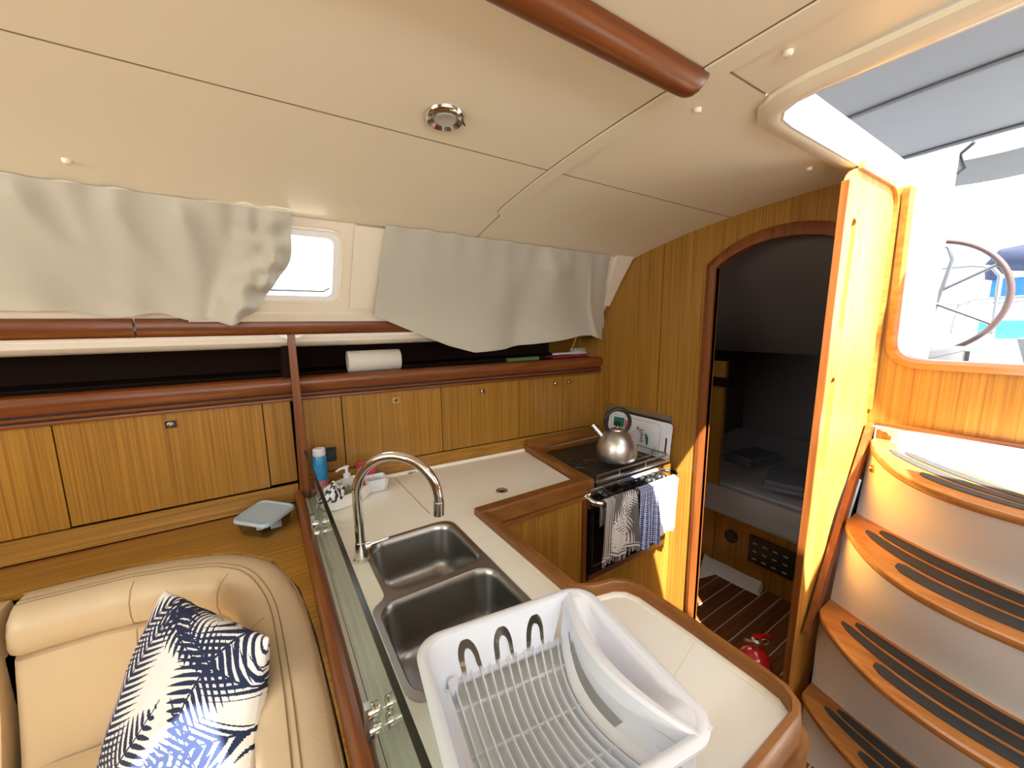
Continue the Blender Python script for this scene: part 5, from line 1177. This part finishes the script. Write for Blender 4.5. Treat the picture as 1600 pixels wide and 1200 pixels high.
for X in (2.78, 3.70):
    MB().tube([(X, lerp(-1.25, 1.35, k/24), cpz(X, lerp(-1.25, 1.35, k/24))-0.012) for k in range(25)], 0.012, 8, flat=1.6).build('seam_binding', 'canopyseam', cn)
MB().tube([(3.72, 0.60, 2.70), (3.76, 0.66, 2.66), (3.80, 0.64, 2.58), (3.78, 0.70, 2.52)], 0.012, 8).build('strap', 'black', cn)
MB().grid(12, 8, lambda u, v: (3.85+0.25*v, lerp(-0.4, 0.95, u), 2.66-0.10*v+0.02*math.sin(u*7))).build('rolled_flap', 'canopy', cn, solid=0.01, off=0, normals=False)
wh = thing('steering_wheel', 'large steel steering wheel with brown leather rim in the cockpit', 'steering wheel', (4.5, 0.87, 1.40))
WC = Vector((4.5, 0.873, 1.812)); WR = 0.437
MB().tube([WC+Vector((0, WR*math.cos(t), WR*math.sin(t))) for t in [2*PI*k/72 for k in range(72)]], 0.020, 10, closed=True).build('rim', 'wheelrim', wh)
MB().lathe([(0.05, -0.03), (0.055, 0.0), (0.05, 0.03)], WC+Vector((-0.02, 0, 0)), 24, (1, 0, 0)).build('hub', 'steel', wh)
for k in range(6):
    a = math.radians(36+60*k-8); MB().tube([WC, WC+Vector((0, WR*math.cos(a), WR*math.sin(a)))], 0.013, 8).build('spoke', 'outsteel', wh)
ped = thing('helm_pedestal', 'white helm pedestal with bent steel guard rail behind the wheel', 'pedestal', (4.55, 0.87, 0.9))
MB().loft([[(4.57, 0.70, 0.95), (4.85, 0.70, 0.95), (4.85, 1.04, 0.95), (4.57, 1.04, 0.95)], [(4.57, 0.76, 1.70), (4.80, 0.76, 1.70), (4.80, 0.98, 1.70), (4.57, 0.98, 1.70)]], 0.03).build('column', 'gelwhite', ped)
MB().tube([(4.53, 0.84, 1.3), (4.52, 0.82, 1.6), (4.50, 0.78, 1.85), (4.48, 0.74, 2.10), (4.48, 0.77, 2.19), (4.48, 0.85, 2.235), (4.48, 1.1, 2.24)], 0.014, 8).build('guard_rail', 'outsteel', ped)
# added translucent sheet: stands for blown-out white beside the opening, masks the wheel
m_ = bpy.data.materials.new('translucent_white_sheet'); m_.use_nodes = True; nt_ = m_.node_tree; b_ = nt_.nodes['Principled BSDF']; b_.inputs['Base Color'].default_value = (0.9, 0.9, 0.9, 1); b_.inputs['Roughness'].default_value = 0.9
tr_ = nt_.nodes.new('ShaderNodeBsdfTranslucent'); ns_ = nt_.nodes.new('ShaderNodeTexNoise'); cr_ = nt_.nodes.new('ShaderNodeValToRGB'); cr_.color_ramp.elements[0].color = (0.90, 0.90, 0.90, 1); cr_.color_ramp.elements[1].color = (0.97, 0.97, 0.97, 1)
nt_.links.new(ns_.outputs['Fac'], cr_.inputs[0]); nt_.links.new(cr_.outputs[0], tr_.inputs['Color']); mx_ = nt_.nodes.new('ShaderNodeMixShader'); mx_.inputs[0].default_value = 0.7
nt_.links.new(b_.outputs[0], mx_.inputs[1]); nt_.links.new(tr_.outputs[0], mx_.inputs[2]); nt_.links.new(mx_.outputs[0], nt_.nodes['Material Output'].inputs['Surface'])
tag(MB().box((2.300, 0.405, 1.152), (2.303, 0.62, 2.30)).build('glare_sheet', m_, smooth=False), 'translucent white sheet added for the glare at the left edge of the companionway opening', 'canvas')
MB().prism([(2.20, -1.4), (6.3, -1.4), (6.3, 1.9), (4.1, 1.9), (4.1, 0.5), (2.2, 0.5)], 1.05, 1.15).build('cockpit_floor', 'cockpitsole', None)
bpy.data.objects['cockpit_floor']['kind'] = 'structure'
seatc = thing('cockpit_bench', 'white cockpit side bench with grey cushion seen through the companionway', 'seat', (4.9, 1.1, 1.15))
MB().box((4.9, 0.62, 1.152), (5.9, 1.7, 1.50), 0.03).build('seat_moulding', 'gelwhite', seatc)
MB().box((4.92, 0.95, 1.502), (5.5, 1.6, 1.565), 0.025).build('cushion', 'greycush', seatc)
tb = thing('cockpit_table', 'white folded cockpit table beyond the sill at right', 'table', (3.4, 0.1, 1.15))
MB().loft([[(3.3, -0.5, 1.152), (3.5, -0.5, 1.152), (3.5, 0.16, 1.152), (3.3, 0.16, 1.152)], [(3.26, -0.5, 1.545), (3.56, -0.5, 1.545), (3.56, 0.27, 1.545), (3.26, 0.27, 1.545)]], 0.02).build('table_leaf', mat('pale_blue_grey_gelcoat', (0.30, 0.34, 0.37), 0.4), tb)
pr_ = thing('stern_rail', 'tubular steel stern rail beyond the steering wheel', 'rail', (6.0, 0.9, 1.5))
def rl_(pts, r=0.018): MB().tube(pts, r, 8).build('rail_tube', 'outsteel', pr_)
rl_([(6.0, 1.3, 2.17), (6.0, 0.85, 2.17), (6.0, 0.72, 2.14), (6.0, 0.66, 2.05), (6.0, 0.65, 1.5)]); rl_([(6.0, 1.3, 1.80), (6.0, 0.66, 1.80), (6.0, 0.25, 1.83)], 0.012); rl_([(6.0, 0.92, 1.5), (6.0, 0.90, 1.78), (6.0, 0.80, 1.84), (6.0, 0.25, 1.86)], 0.012)
rl_([(6.0, 1.08, 1.5), (6.0, 1.08, 2.2)], 0.008)
mb = thing('moored_boat', 'neighbouring boat with navy boom cover and blue canvas dodger', 'boat', (9, 0, 0.6))
MB().box((8.8, -2.5, 0.6), (11, 2.6, 1.35), 0.15, 3).build('hull', 'gelwhite', mb)
bc = [px(1546, 438, 9.2), px(1556, 418, 9.2), px(1572, 406, 9.2), px(1600, 402, 9.2), px(1680, 404, 9.2)]
MB().tube(bc, [0.05, 0.13, 0.18, 0.19, 0.19], 12).build('boom_cover', 'navy', mb)
p1, p2 = px(1552, 436, 9.4), px(1700, 462, 9.4)
MB().box((9.3, p2.y, p2.z), (9.8, p1.y, p1.z), 0.06).build('dodger', 'blue', mb)
MB().box((9.0, 0.62, 1.36), (9.1, 1.12, 1.62), 0.02).build('weather_cloth', 'blue', mb); MB().box((8.95, 0.40, 1.42), (9.05, 0.60, 1.56), 0.02).build('cushion', 'cyan', mb)
MB().box((8.95, 0.55, 1.10), (9.05, 0.85, 1.22), 0.02).build('fender_cover', 'cyan', mb)
for y_, z_, s1 in ((1.35, 1.75, .16), (1.25, 1.62, .10), (0.85, 1.80, .14), (0.5, 1.9, .12), (1.45, 1.5, .1)): MB().box((9.0, y_, z_), (9.08, y_+s1, z_+s1*0.8), 0.02).build('deck_gear', 'greycush' if y_ > 0.8 else 'gelwhite', mb)
for y_ in (1.7, 0.3): MB().tube([(9.3, y_, 1.3), (9.3, y_, 9)], 0.05, 8).build('mast', 'gelwhite', mb)
